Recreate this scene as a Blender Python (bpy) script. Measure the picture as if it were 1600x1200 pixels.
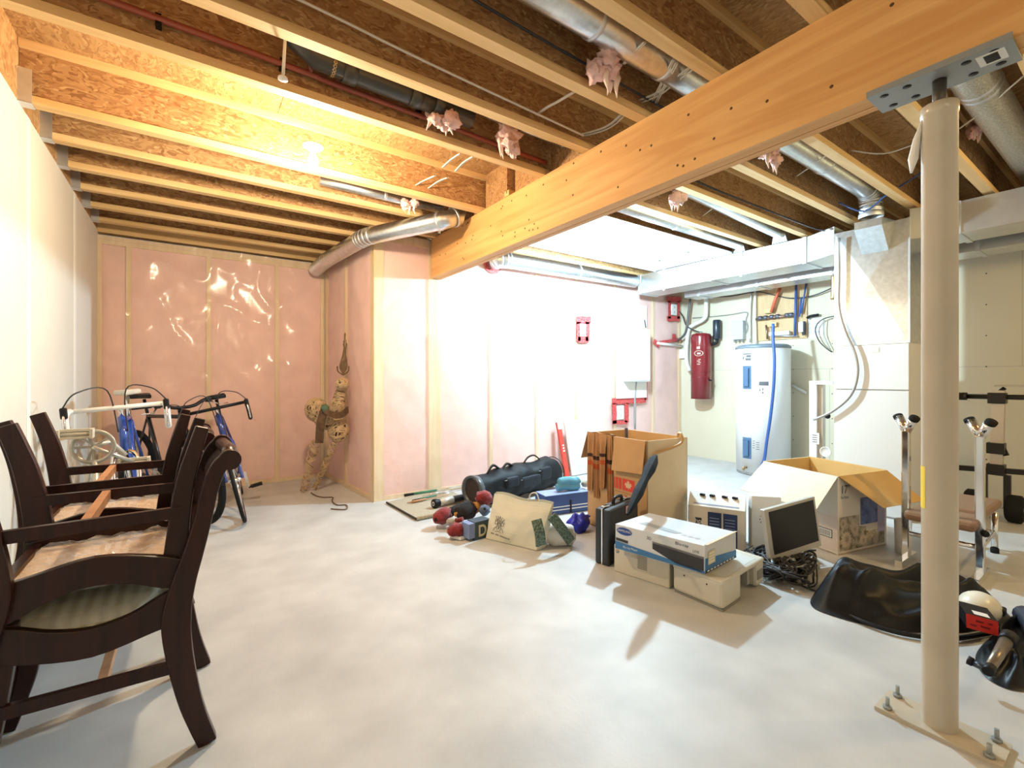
import bpy, bmesh, math, random
from mathutils import Vector, Matrix, noise as mnoise
for o in list(bpy.data.objects): bpy.data.objects.remove(o)
sc = bpy.context.scene
PI = math.pi
rnd = random.Random(7)
# ---------------------------------------------------------------- camera (photo frame 1600 x 1200)
CH, FP, HZ, YAW = 1.12, 720.0, 590.0, math.atan(505/720.0)
cd = bpy.data.cameras.new('camera'); cam = bpy.data.objects.new('camera', cd)
sc.collection.objects.link(cam); sc.camera = cam
cd.sensor_width = 36.0; cd.lens = 36.0*FP/1600; cd.shift_y = -(600-HZ)/1600.0; cd.clip_start = .02
cam.location = (0, 0, CH); cam.rotation_euler = (PI/2, 0, -YAW)
sY, cY = math.sin(YAW), math.cos(YAW)
# ---------------------------------------------------------------- world, exposure, lamps
w = bpy.data.worlds.new('world'); sc.world = w; w.use_nodes = True
w.node_tree.nodes['Background'].inputs[0].default_value = (.8, .85, .9, 1)
w.node_tree.nodes['Background'].inputs[1].default_value = .3
sc.view_settings.view_transform = 'Standard'; sc.view_settings.look = 'None'
sc.view_settings.exposure = -0.33; sc.view_settings.gamma = 1; sc.view_settings.use_curve_mapping = False
LAMPS = [  # bare bulbs screwed to the joists: position, watts, colour
    ('cool', (3.45, 2.98, 2.30), 440, (.60, .85, 1.0)),
    ('warm', (.58, 2.80, 2.36), 140, (1.0, .80, .54)),
    ('near', (.5, -1.5, 2.34), 36, (1.0, .82, .52)),
    ('side', (3.85, -.75, 2.34), 72, (1.0, .72, .32)),
]
# ---------------------------------------------------------------- pixel helpers (a pixel is a direction; the plane gives the distance)
def ray(px, py):
    r = (px-800)/FP; u = (HZ-py)/FP
    return Vector((sY+r*cY, cY-r*sY, u))
def GZ(px, py, z=0.0):
    d = ray(px, py); k = (z-CH)/d.z; return Vector((d.x*k, d.y*k, z))
def AX(px, py, X):
    d = ray(px, py); k = X/d.x; return Vector((X, d.y*k, CH+d.z*k))
def AY(px, py, Y):
    d = ray(px, py); k = Y/d.y; return Vector((d.x*k, Y, CH+d.z*k))
def AD(px, py, zc):
    d = ray(px, py); return Vector((d.x*zc, d.y*zc, CH+d.z*zc))
# ---------------------------------------------------------------- object helpers
COL = sc.collection
def tag(o, label, cat, group=None, kind=None):
    o['label'] = label; o['category'] = cat
    if group: o['group'] = group
    if kind: o['kind'] = kind
    return o
def thing(name, label, cat, loc=(0, 0, 0), rz=0, group=None, rx=0, ry=0):
    o = bpy.data.objects.new(name, None); COL.objects.link(o); o.empty_display_size = .1
    o.location = loc; o.rotation_euler = (rx, ry, rz)
    return tag(o, label, cat, group)
def copy_tree(o, parent=None):
    c = o.copy(); COL.objects.link(c); c.parent = parent
    for ch in list(o.children): copy_tree(ch, c)
    return c
def basis(d):
    d = Vector(d).normalized()
    a = Vector((0, 0, 1)) if abs(d.z) < .9 else Vector((1, 0, 0))
    u = d.cross(a).normalized(); return u, d.cross(u).normalized(), d
class MB:
    def __init__(s, org=(0, 0, 0), xf=None):
        s.v = []; s.f = []; s.sm = []
        s.xf = xf if xf is not None else Matrix.Translation(-Vector(org))
    def add(s, vs, fs, smooth=False):
        b = len(s.v)
        s.v += [tuple(s.xf @ Vector(p)) for p in vs]
        s.f += [tuple(b+i for i in f) for f in fs]; s.sm += [smooth]*len(fs)
        return s
    def box(s, a, b):
        x0, y0, z0 = a; x1, y1, z1 = b
        return s.add([(x0,y0,z0),(x1,y0,z0),(x1,y1,z0),(x0,y1,z0),(x0,y0,z1),(x1,y0,z1),(x1,y1,z1),(x0,y1,z1)],
              [(0,3,2,1),(4,5,6,7),(0,1,5,4),(1,2,6,5),(2,3,7,6),(3,0,4,7)])
    def cbox(s, c, d, r=0.0):
        c = Vector(c); h = Vector(d)/2
        if r <= 0: return s.box(c-h, c+h)
        # box with chamfered edges
        bm = bmesh.new(); bmesh.ops.create_cube(bm, size=1)
        for v in bm.verts: v.co = Vector((v.co.x*d[0], v.co.y*d[1], v.co.z*d[2]))+c
        bmesh.ops.bevel(bm, geom=list(bm.edges), offset=r, segments=2, profile=.5, affect='EDGES')
        bm.verts.index_update()
        s.add([v.co.copy() for v in bm.verts], [[v.index for v in f.verts] for f in bm.faces]); bm.free(); return s
    def obox(s, p, q, wu, wv, up=(0, 0, 1)):
        # bar from p to q, wu wide (horizontal), wv tall (along up)
        p, q = Vector(p), Vector(q); d = (q-p).normalized(); up = Vector(up)
        u = d.cross(up)
        if u.length < 1e-4: u = Vector((1, 0, 0))
        u.normalize(); v = u.cross(d).normalized()
        P = []
        for c in (p, q):
            for a, b in ((-1,-1),(1,-1),(1,1),(-1,1)): P.append(c+u*a*wu/2+v*b*wv/2)
        return s.add(P, [(0,1,2,3),(7,6,5,4),(0,4,5,1),(1,5,6,2),(2,6,7,3),(3,7,4,0)])
    def tube(s, pts, r, n=8, cap=True, smooth=True):
        pts = [Vector(p) for p in pts]; m = len(pts)
        R = r if isinstance(r, (list, tuple)) else [r]*m
        vs = []; fs = []; u = None
        for i, p in enumerate(pts):
            d = (pts[min(i+1, m-1)]-pts[max(i-1, 0)])
            if d.length < 1e-9: d = Vector((0, 0, 1))
            d.normalize()
            if u is None: u = basis(d)[0]
            else:
                u = u-d*u.dot(d)
                if u.length < 1e-5: u = basis(d)[0]
                u.normalize()
            v = d.cross(u)
            for k in range(n):
                a = 2*PI*k/n; vs.append(p+(u*math.cos(a)+v*math.sin(a))*R[i])
        for i in range(m-1):
            for k in range(n):
                k2 = (k+1) % n; fs.append((i*n+k, i*n+k2, (i+1)*n+k2, (i+1)*n+k))
        s.add(vs, fs, smooth)
        if cap:
            s.add(vs[:n], [tuple(range(n-1, -1, -1))]); s.add(vs[-n:], [tuple(range(n))])
        return s
    def cyl(s, p, q, r, n=16, r2=None): return s.tube([p, q], [r, r if r2 is None else r2], n)
    def lathe(s, prof, c=(0, 0, 0), ax=(0, 0, 1), n=24, smooth=True):
        c = Vector(c); u, v, d = basis(ax); vs = []; fs = []; m = len(prof)
        for (r, h) in prof:
            for k in range(n):
                a = 2*PI*k/n; vs.append(c+d*h+(u*math.cos(a)+v*math.sin(a))*max(r, 1e-5))
        for i in range(m-1):
            for k in range(n):
                k2 = (k+1) % n; fs.append((i*n+k, i*n+k2, (i+1)*n+k2, (i+1)*n+k))
        return s.add(vs, fs, smooth)
    def ball(s, c, r, n=14, m=8, jit=0, seed=0, ax=None):
        rr = r if isinstance(r, (list, tuple, Vector)) else (r, r, r); vs = []; fs = []
        Mx = ax if ax is not None else Matrix.Identity(3)
        for i in range(m+1):
            t = PI*i/m
            for k in range(n):
                a = 2*PI*k/n; d = Vector((math.sin(t)*math.cos(a), math.sin(t)*math.sin(a), math.cos(t)))
                q = 1+(mnoise.noise(d*2.2+Vector((seed*3.1, seed, 0)))*jit if jit else 0)
                vs.append(Vector(c)+Mx @ Vector((d.x*rr[0]*q, d.y*rr[1]*q, d.z*rr[2]*q)))
        for i in range(m):
            for k in range(n):
                k2 = (k+1) % n; fs.append((i*n+k, (i+1)*n+k, (i+1)*n+k2, i*n+k2))
        return s.add(vs, fs, True)
    def prism(s, poly, ex, o=(0, 0, 0), u=(1, 0, 0), v=(0, 0, 1)):
        # polygon in the u,v plane at o, extruded by vector ex
        o, u, v, ex = Vector(o), Vector(u), Vector(v), Vector(ex); n = len(poly)
        P = [o+u*a+v*b for a, b in poly]
        return s.add(P+[p+ex for p in P], [tuple(range(n)), tuple(range(2*n-1, n-1, -1))]+[(i, n+i, n+(i+1) % n, (i+1) % n) for i in range(n)])
    def grid(s, fn, nu, nv, smooth=True):
        vs = [fn(i/nu, j/nv) for j in range(nv+1) for i in range(nu+1)]
        return s.add(vs, [(j*(nu+1)+i, j*(nu+1)+i+1, (j+1)*(nu+1)+i+1, (j+1)*(nu+1)+i) for j in range(nv) for i in range(nu)], smooth)
    def ribbon(s, pts, wid, th, side):
        # flat band along pts, wide along side
        side = Vector(side).normalized(); pts = [Vector(p) for p in pts]; m = len(pts); vs = []; fs = []
        W = wid if isinstance(wid, (list, tuple)) else [wid]*m
        T = th if isinstance(th, (list, tuple)) else [th]*m
        for i, p in enumerate(pts):
            d = (pts[min(i+1, m-1)]-pts[max(i-1, 0)]).normalized(); nn = d.cross(side).normalized()
            for a, b in ((-1,-1),(1,-1),(1,1),(-1,1)): vs.append(p+side*a*W[i]/2+nn*b*T[i]/2)
        for i in range(m-1):
            for k in range(4):
                k2 = (k+1) % 4; fs.append((i*4+k, i*4+k2, (i+1)*4+k2, (i+1)*4+k))
        fs.append((3, 2, 1, 0)); fs.append(tuple(4*(m-1)+k for k in range(4)))
        return s.add(vs, fs)
    def build(s, name, mat, parent=None, loc=None, bevel=0):
        me = bpy.data.meshes.new(name); me.from_pydata(s.v, [], s.f)
        me.polygons.foreach_set('use_smooth', s.sm); me.update()
        bm = bmesh.new(); bm.from_mesh(me); bmesh.ops.remove_doubles(bm, verts=bm.verts, dist=1e-5)
        bmesh.ops.recalc_face_normals(bm, faces=bm.faces); bm.to_mesh(me); bm.free()
        if mat: me.materials.append(mat)
        o = bpy.data.objects.new(name, me); COL.objects.link(o)
        if parent: o.parent = parent
        if loc is not None: o.location = loc
        if bevel:
            m = o.modifiers.new('bevel', 'BEVEL'); m.width = bevel; m.segments = 2; m.limit_method = 'ANGLE'
        return o
def struct(o): o['kind'] = 'structure'; return o
def spline(pts, n=6):
    P = [Vector(p) for p in pts]; out = []
    for i in range(len(P)-1):
        p0, p1, p2, p3 = P[max(i-1, 0)], P[i], P[i+1], P[min(i+2, len(P)-1)]
        for k in range(n):
            t = k/n
            out.append(.5*((2*p1)+(p2-p0)*t+(2*p0-5*p1+4*p2-p3)*t*t+(3*p1-p0-3*p2+p3)*t**3))
    out.append(P[-1]); return out
def lettering(name, s, size, mat, parent, mx, align='LEFT', sx=1.0, bold=0):
    cu = bpy.data.curves.new(name, 'FONT'); cu.body = s; cu.size = size; cu.align_x = align; cu.offset = bold
    t = bpy.data.objects.new(name, cu); COL.objects.link(t)
    bpy.context.view_layer.update()
    me = bpy.data.meshes.new_from_object(t.evaluated_get(bpy.context.evaluated_depsgraph_get()))
    bpy.data.objects.remove(t); bpy.data.curves.remove(cu)
    me.transform(mx @ Matrix.Diagonal((sx, 1, 1, 1))); me.materials.clear(); me.materials.append(mat)
    o = bpy.data.objects.new(name, me); COL.objects.link(o); o.parent = parent; return o
def frame(o, u, v):
    # matrix whose x axis is u, y axis is v, at o
    u = Vector(u).normalized(); v = Vector(v); n = u.cross(v).normalized(); v = n.cross(u)
    return Matrix(((u.x, v.x, n.x, o[0]), (u.y, v.y, n.y, o[1]), (u.z, v.z, n.z, o[2]), (0, 0, 0, 1)))
# ---------------------------------------------------------------- materials
MATS = {}
def mat(name, col, rough=.6, metal=0, var=.0, vscale=6.0, bump=0, bscale=40.0, stretch=(1, 1, 1), col2=None, coat=0, spec=.5, trans=0, alpha=1, sheen=0, detail=4):
    if name in MATS: return MATS[name]
    m = bpy.data.materials.new(name); m.use_nodes = True; nt = m.node_tree; N = nt.nodes; L = nt.links
    b = N['Principled BSDF']; b.inputs['Base Color'].default_value = (*col, 1); b.inputs['Roughness'].default_value = rough
    b.inputs['Metallic'].default_value = metal; b.inputs['Specular IOR Level'].default_value = spec
    if coat: b.inputs['Coat Weight'].default_value = coat; b.inputs['Coat Roughness'].default_value = .12
    if trans: b.inputs['Transmission Weight'].default_value = trans
    if sheen: b.inputs['Sheen Weight'].default_value = sheen
    b.inputs['Alpha'].default_value = alpha
    if var or bump or col2:
        tc = N.new('ShaderNodeTexCoord'); mp = N.new('ShaderNodeMapping'); mp.inputs['Scale'].default_value = stretch
        L.new(tc.outputs['Object'], mp.inputs['Vector'])
        if var or col2:
            n = N.new('ShaderNodeTexNoise'); n.inputs['Scale'].default_value = vscale; n.inputs['Detail'].default_value = detail
            L.new(mp.outputs[0], n.inputs['Vector'])
            r = N.new('ShaderNodeValToRGB'); r.color_ramp.elements[0].position = .32; r.color_ramp.elements[1].position = .68
            c2 = col2 if col2 else tuple(min(1, c*(1+var)) for c in col)
            c1 = col if col2 else tuple(c*(1-var) for c in col)
            r.color_ramp.elements[0].color = (*c1, 1); r.color_ramp.elements[1].color = (*c2, 1)
            L.new(n.outputs['Fac'], r.inputs[0]); L.new(r.outputs[0], b.inputs['Base Color'])
        if bump:
            n2 = N.new('ShaderNodeTexNoise'); n2.inputs['Scale'].default_value = bscale; n2.inputs['Detail'].default_value = 5
            L.new(mp.outputs[0], n2.inputs['Vector'])
            bp = N.new('ShaderNodeBump'); bp.inputs['Strength'].default_value = bump; bp.inputs['Distance'].default_value = .01
            L.new(n2.outputs['Fac'], bp.inputs['Height']); L.new(bp.outputs[0], b.inputs['Normal'])
    MATS[name] = m; return m
def wood(name, c1, c2, axis=0, rough=.6, scale=14, coat=0, spec=.4):
    if name in MATS: return MATS[name]
    m = bpy.data.materials.new(name); m.use_nodes = True; N = m.node_tree.nodes; L = m.node_tree.links
    b = N['Principled BSDF']; b.inputs['Roughness'].default_value = rough; b.inputs['Specular IOR Level'].default_value = spec
    if coat: b.inputs['Coat Weight'].default_value = coat; b.inputs['Coat Roughness'].default_value = .1
    tc = N.new('ShaderNodeTexCoord'); mp = N.new('ShaderNodeMapping'); s = [1, 1, 1]; s[axis] = .08; mp.inputs['Scale'].default_value = s
    n = N.new('ShaderNodeTexNoise'); n.inputs['Scale'].default_value = scale; n.inputs['Detail'].default_value = 6; n.inputs['Distortion'].default_value = 1.2
    r = N.new('ShaderNodeValToRGB'); r.color_ramp.elements[0].position = .35; r.color_ramp.elements[1].position = .65
    r.color_ramp.elements[0].color = (*c1, 1); r.color_ramp.elements[1].color = (*c2, 1)
    L.new(tc.outputs['Object'], mp.inputs[0]); L.new(mp.outputs[0], n.inputs['Vector']); L.new(n.outputs['Fac'], r.inputs[0]); L.new(r.outputs[0], b.inputs['Base Color'])
    MATS[name] = m; return m
def osb(name, cols, stretch):
    m = bpy.data.materials.new(name); m.use_nodes = True; N = m.node_tree.nodes; L = m.node_tree.links
    b = N['Principled BSDF']; b.inputs['Roughness'].default_value = .7
    tc = N.new('ShaderNodeTexCoord'); mp = N.new('ShaderNodeMapping'); mp.inputs['Scale'].default_value = stretch
    nz = N.new('ShaderNodeTexNoise'); nz.inputs['Scale'].default_value = 7; nz.inputs['Detail'].default_value = 2
    ad = N.new('ShaderNodeVectorMath'); ad.operation = 'MULTIPLY_ADD'; ad.inputs[1].default_value = (.5, .5, .5)
    vo = N.new('ShaderNodeTexVoronoi'); vo.inputs['Scale'].default_value = 26
    r = N.new('ShaderNodeValToRGB'); e = r.color_ramp.elements
    while len(e) < len(cols): e.new(.5)
    for i, c in enumerate(cols): e[i].position = i/(len(cols)-1); e[i].color = (*c, 1)
    sp = N.new('ShaderNodeSeparateColor')
    L.new(tc.outputs['Object'], mp.inputs[0]); L.new(mp.outputs[0], nz.inputs['Vector']); L.new(nz.outputs['Color'], ad.inputs[0]); L.new(mp.outputs[0], ad.inputs[2])
    L.new(ad.outputs[0], vo.inputs['Vector']); L.new(vo.outputs['Color'], sp.inputs[0]); L.new(sp.outputs[0], r.inputs[0])
    L.new(r.outputs[0], b.inputs['Base Color'])
    MATS[name] = m; return m
def emis(name, col, s):
    m = bpy.data.materials.new(name); m.use_nodes = True; b = m.node_tree.nodes['Principled BSDF']
    b.inputs['Base Color'].default_value = (*col, 1); b.inputs['Emission Color'].default_value = (*col, 1); b.inputs['Emission Strength'].default_value = s
    return m
def film(name, clear=.8, tint=(1, 1, 1), rough=.18):
    m = bpy.data.materials.new(name); m.use_nodes = True; N = m.node_tree.nodes; L = m.node_tree.links
    N.remove(N['Principled BSDF']); out = N['Material Output']
    t = N.new('ShaderNodeBsdfTransparent'); p = N.new('ShaderNodeBsdfPrincipled'); mx = N.new('ShaderNodeMixShader')
    p.inputs['Base Color'].default_value = (*tint, 1); p.inputs['Roughness'].default_value = rough; p.inputs['Specular IOR Level'].default_value = .9
    mx.inputs[0].default_value = 1-clear
    L.new(t.outputs[0], mx.inputs[1]); L.new(p.outputs[0], mx.inputs[2]); L.new(mx.outputs[0], out.inputs[0])
    MATS[name] = m; return m
OSBW = osb('osb_web', [(.24,.11,.04),(.38,.20,.08),(.47,.28,.125),(.29,.145,.05),(.56,.37,.18)], (1, 2.2, 2.2))
OSBF = osb('osb_sheet', [(.28,.14,.05),(.40,.22,.085),(.48,.29,.12),(.33,.17,.06),(.52,.35,.165)], (2.0, 1, 1))
LVL = wood('flange_wood', (.62,.40,.17), (.76,.54,.27), 0)
LVLB = wood('beam_wood', (.60,.30,.10), (.74,.43,.17), 1, scale=9)
PINE = wood('stud_pine', (.72,.52,.27), (.82,.64,.38), 2)
PLY = mat('plywood', (.62,.44,.24), .7, var=.08, vscale=5, stretch=(1, 6, 1))
DRY = mat('drywall', (.72,.70,.64), .85, var=.03, vscale=2)
DRYR = mat('drywall_right', (.66,.61,.47), .85, var=.03, vscale=2)
MUD = mat('joint_compound', (.86,.85,.82), .85)
CONC = mat('concrete', (.53,.535,.525), .5, var=.13, vscale=3.4, bump=.06, bscale=60, detail=9)
PINK = mat('pink_fibreglass', (.88,.56,.51), .95, var=.07, vscale=7, bump=.5, bscale=18, detail=6)
PINKF = mat('pink_tuft', (.82,.54,.50), 1.0, var=.2, vscale=16, bump=.8, bscale=40)
POLY = film('poly_sheet', .72, (.95,.86,.80), .17)
CLEAR = film('clear_plastic', .70, (.92,.93,.95), .1)
GALV = mat('galvanised', (.70,.74,.77), .33, 1.0, var=.10, vscale=30)
GALVD = mat('galvanised_dull', (.66,.70,.74), .45, .9, var=.08, vscale=12)
STEEL = mat('grey_steel', (.34,.37,.38), .5, .5, var=.06)
CHROME = mat('chrome', (.80,.80,.80), .09, 1.0)
WHITE = mat('white_enamel', (.80,.81,.82), .35)
WHITEP = mat('white_plastic', (.80,.80,.78), .45)
BLACK = mat('black_plastic', (.010,.010,.012), .45, spec=.25)
RUB = mat('black_rubber', (.012,.012,.012), .8, spec=.2)
RED = mat('red_tape', (.48,.012,.02), .6, col2=(.66,.14,.13), vscale=55)
BLUE = mat('blue_pipe', (.05,.11,.32), .45)
ORG = mat('orange_pipe', (.60,.13,.06), .45)
BRASS = mat('brass', (.45,.32,.16), .35, .9)
WIREW = mat('white_cable', (.70,.66,.58), .5)
WIREB = mat('dark_cable', (.03,.03,.035), .5)
# ================================================================ structure
XL, XR, YM, YB, YF = -.67, 5.90, 4.10, 5.50, -2.6
HJ, HB = 2.446, 2.078
JD = .302
P1 = Vector((1.26, YB, 0)); P2 = Vector((1.36, YM, 0))     # alcove corner and jog corner
fl = struct(MB().box((XL-.2, YF-.2, -.12), (XR+.2, YB+.3, 0)).build('floor', CONC))
wl = struct(MB().box((XL-.12, YF, 0), (XL, YB+.2, HJ+.0)).build('wall_left', DRY))
for y in (-.3, .9, 2.12, 3.335, 4.51):
    MB().box((XL-.001, y-.035, 0), (XL+.0025, y+.035, HJ-.002)).build('joint_tape', MUD, wl)
wr = struct(MB().box((XR, YF, 0), (XR+.12, YM+.3, HJ+.0)).build('wall_right', DRYR))
for z in (1.22,):
    MB().box((XR-.0012, YF+.01, z-.003), (XR+.001, YM-.15, z+.003)).build('panel_seam', mat('seam', (.50,.47,.39), .9), wr)
for i in range(4):
    y = -2.2+i*1.22*1.2
    MB().box((XR-.0012, y-.003, .01 if i % 2 else 1.22), (XR+.001, y+.003, 1.22 if i % 2 else HJ)).build('panel_seam', MATS['seam'], wr)
scr = MB()
for i in range(14):
    for k in range(9):
        scr.lathe([(0, 0), (.006, .0), (.006, .002), (0, .003)], (XR, -2.3+i*.406, .1+k*.28), (-1, 0, 0), 6)
so = scr.build('screw_heads', mat('screw', (.08,.07,.06), .5, .5), wr); so['kind'] = 'stuff'
wf = struct(MB().box((XL-.12, YF-.12, 0), (XR+.12, YF, HJ+JD)).build('wall_front', DRY))
# ---------------------------------------------------------------- insulated walls
def ins_wall(name, a, b, studs, wide=(), z1=HJ, wr_seed=0, wrinkle=.012, ext=(-.05, .05)):
    """wall from floor point a to b (room side is to the left of a->b turned -90), studs: distances along a->b"""
    a, b = Vector(a), Vector(b); L = (b-a).length; d = (b-a)/L; n = Vector((d.y, -d.x, 0))  # room-facing normal
    def pt(u, w, z): return a+d*u+n*w+Vector((0, 0, z))
    def bar(m, u0, u1, w0, w1, z0, z1_):
        P = [pt(u, w_, z) for z in (z0, z1_) for u, w_ in ((u0, w0), (u1, w0), (u1, w1), (u0, w1))]
        m.add(P, [(0,3,2,1),(4,5,6,7),(0,1,5,4),(1,2,6,5),(2,3,7,6),(3,0,4,7)])
    m = MB(); bar(m, ext[0], L+ext[1], -.24, -.10, 0, z1); wall = struct(m.build(name, PLY))
    m = MB(); bar(m, 0, L, -.095, -.004, 0, .038); m.build('bottom_plate', PINE, wall)
    m = MB(); bar(m, 0, L, -.095, -.004, z1-.076, z1-.038); m.build('top_plate', PINE, wall)
    m = MB(); bar(m, 0, L, -.095, -.004, z1-.037, z1); m.build('top_plate', PINE, wall)
    edges = []
    for s in studs:
        hw = .019
        for (c, w_) in wide:
            if abs(c-s) < .01: hw = w_/2
        m = MB(); bar(m, s-hw, s+hw, -.095, -.004, .038, z1-.076); m.build('stud', PINE, wall); edges.append((s-hw, s+hw))
    edges = sorted(edges); prev = 0.0; bays = []
    for e0, e1 in edges:
        if e0-prev > .06: bays.append((prev, e0))
        prev = e1
    if L-prev > .06: bays.append((prev, L))
    for q, (u0, u1) in enumerate(bays):
        def fn(i, j, u0=u0, u1=u1, q=q):
            u = u0+(u1-u0)*i; z = .038+(z1-.114)*j
            bul = .022*(1-(2*i-1)**4)*(1-(2*j-1)**12)
            return pt(u, -.030+bul*.8+.012*mnoise.noise(Vector((u*5+q, z*4, wr_seed))), z)
        MB().grid(fn, 8, 26).build('insulation_batt', PINK, wall)
    def fp(i, j):
        u = L*i; z = z1*j
        wv = Vector((u*2.2+z*1.1+wr_seed*7, z*1.3-u*.6, wr_seed*2.3))
        r = 1-abs(mnoise.noise(wv*1.3)); r2 = 1-abs(mnoise.noise(wv*2.7+Vector((9, 3, 1))))
        k = wrinkle*(r**8*1.0+r2**10*.6)
        return pt(u, .001+k+.002*mnoise.noise(wv*5), z)
    o = MB().grid(fp, max(20, int(L*34)), 72).build('vapour_barrier', POLY, wall)
    return wall, pt
def u_on(px, py, a, d):   # distance along a wall in plan where the pixel column meets it
    r = ray(px, py); r = Vector((r.x, r.y)); a2, d2 = Vector((a[0], a[1])), Vector((d[0], d[1]))
    det = -r.x*d2.y+r.y*d2.x
    # r*k = a + d*u
    k = (-a2.x*d2.y+a2.y*d2.x)/det; hit = r*k; return (hit-a2).dot(d2)
ab = Vector((XL, YB, 0)); db = Vector((1, 0, 0))
wb, ptB = ins_wall('wall_back', ab, P1, [.012]+[u_on(x, 600, ab, db) for x in (201, 326, 433)]+[P1.x-XL-.022], z1=2.40, wr_seed=1, wrinkle=.022)
dj = (P2-P1).normalized()
wj, ptJ = ins_wall('wall_alcove', P1, P2, [.02, .64, (P2-P1).length-.02], z1=HJ, wr_seed=2, wrinkle=.016, ext=(.0, -.12))
am = Vector((P2.x, YM, 0)); dm = Vector((1, 0, 0))
beamu = 1.965-P2.x
wm, ptM = ins_wall('wall_middle', am, (XR, YM, 0), [.02, beamu]+[u_on(x, 600, am, dm) for x in (768, 840, 902, 962, 1022)]+[XR-P2.x-.02], wide=[(beamu, .13)], z1=HJ, wr_seed=3, ext=(.26, .05))
# beam pocket corner bead behind the jog, rim boards
# ---------------------------------------------------------------- ceiling: subfloor sheets, I-joists
ce = struct(MB().box((XL-.12, YF-.12, HJ+JD+.018), (XR+.12, YB+.3, HJ+JD+.05)).build('ceiling', OSBF))
for i in range(6):
    for j in range(4):
        x0 = XL-.1+i*1.22; y0 = YF-.1+j*2.44-(1.22 if i % 2 else 0)
        x1 = min(x0+1.217, XR+.1); y1 = min(y0+2.437, YB+.25); y0 = max(y0, YF-.1)
        if y1 > y0: MB().box((x0, y0, HJ+JD), (x1, y1, HJ+JD+.018)).build('subfloor_sheet', OSBF, ce)
JY = [YJ0+.4064*k for YJ0 in (.745,) for k in range(-8, 12)]
def joist(y, x0, x1):
    o = MB().box((x0, y-.005, HJ+.02), (x1, y+.005, HJ+JD-.02)).build('joist_web', OSBW, ce)
    MB().box((x0, y-.029, HJ), (x1, y+.029, HJ+.038)).build('bottom_flange', LVL, o)
    MB().box((x0, y-.029, HJ+JD-.038), (x1, y+.029, HJ+JD-.0005)).build('top_flange', LVL, o)
for y in JY:
    if abs(y-2.777) < .05: joist(y, 1.90, XR-.002); continue      # the bay with the warm bulb is double width
    joist(y, XL+.002, (XR-.002 if y < YM-.02 else P2.x+.3))
for (p, q) in (((XL-.12, YF, HJ), (XL, YB+.1, HJ+JD)), ((XR, YF, HJ), (XR+.12, YM+.1, HJ+JD)), ((P2.x+.06, YM+.02, HJ), (XR, YM+.1, HJ+JD)), ((XL, YB, HJ-.02), (P1.x+.3, YB+.1, HJ+JD))):
    MB().box(p, q).build('rim_board', LVL if p[1] > 5 else OSBF, ce)
# joist hangers along the left wall
for y in JY:
    if y > .5 and abs(y-2.777) > .05:
        m = MB(); m.box((XL, y-.034, HJ-.002), (XL+.05, y-.0295, HJ+.16)); m.box((XL, y+.0295, HJ-.002), (XL+.05, y+.034, HJ+.16)); m.box((XL, y-.034, HJ-.004), (XL+.05, y+.034, HJ-.0005))
        m.build('joist_hanger', GALVD, ce)
for k in range(len(JY)-1):
    if 1.9 < JY[k] < 3.7: MB().box((1.955, JY[k]+.03, HJ+.002), (1.975, JY[k+1]-.03, HJ+JD-.002)).build('blocking', OSBW, ce)
# ---------------------------------------------------------------- beam and steel post
bx0, bx1 = 1.908, 2.022
t = thing('support_beam', 'deep laminated orange wood beam running under the floor joists', 'beam', (1.965, .8, HB))
for k in range(3):
    MB((1.965, .8, HB)).box((bx0+k*.038, YF+.01, HB+(.0 if k != 1 else .002)), (bx0+k*.038+.0372, YM-.002 if k else YM-.03, HJ-.001)).build('ply', LVLB, t)
kn = MB((1.965, .8, HB)); rk = random.Random(3)
for i in range(46):
    y = rk.uniform(.2, 3.9); z = HB+rk.uniform(.03, .34)
    kn.lathe([(.007, 0), (.005, .0012), (0, .0014)], (bx0, y, z), (-1, 0, 0), 7)
o = kn.build('nail_heads', mat('nail', (.10,.05,.02), .6, .4), t); o['kind'] = 'stuff'
PX, PY = AX(1468, 1137, 1.965).x, AX(1468, 600, 1.965).y
post = thing('steel_post', 'cream painted adjustable steel post carrying the wooden beam', 'post', (PX, PY, 0))
CRM = mat('cream_paint', (.52,.46,.36), .28, 0, var=.07, vscale=5, bump=.05, bscale=9)
MB().lathe([(.0445, .012), (.0445, 1.955), (.047, 1.957), (.047, 1.985), (.0445, 1.99), (.0, 1.99)], n=32).build('shaft', CRM, post)
MB().cyl((0, 0, 1.97), (0, 0, HB-.008), .018, 16).build('jack_screw', mat('dark_steel', (.10,.09,.08), .5, .7), post)
m = MB(); m.box((-.075, -.17, HB-.008), (.075, .17, HB-.0005)); m.box((-.078, -.17, HB-.008), (-.0745, .17, HB+.012)); m.box((.0745, -.17, HB-.008), (.078, .17, HB+.012)); tp = m.build('top_plate', STEEL, post)
MB().box((-.05, -.15, HB-.0095), (.02, -.09, HB-.008)).build('barcode_sticker', mat('sticker', (.75,.75,.72), .6), tp)
MB().box((-.04, -.135, HB-.0102), (.01, -.105, HB-.0095)).build('barcode', BLACK, tp)
for sx in (-.045, .045):
    for sy in (-.13, -.07, .07, .13): MB().lathe([(.012, 0), (.012, .001), (.0, .0012)], (sx, sy, HB-.008), (0, 0, -1), 10).build('nail_hole', BLACK, tp)
bp = MB().box((-.07, -.15, 0), (.07, .15, .012)).build('base_plate', CRM, post)
for sx, sy in ((-.05, -.12), (.05, -.12), (-.05, .12), (.05, .12)):
    m = MB(); m.cyl((sx, sy, .012), (sx, sy, .05), .006, 8); m.cyl((sx, sy, .012), (sx, sy, .022), .013, 6); m.build('anchor_bolt', STEEL, bp)
m = MB(); aP = math.atan2(-PY, -PX)
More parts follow.
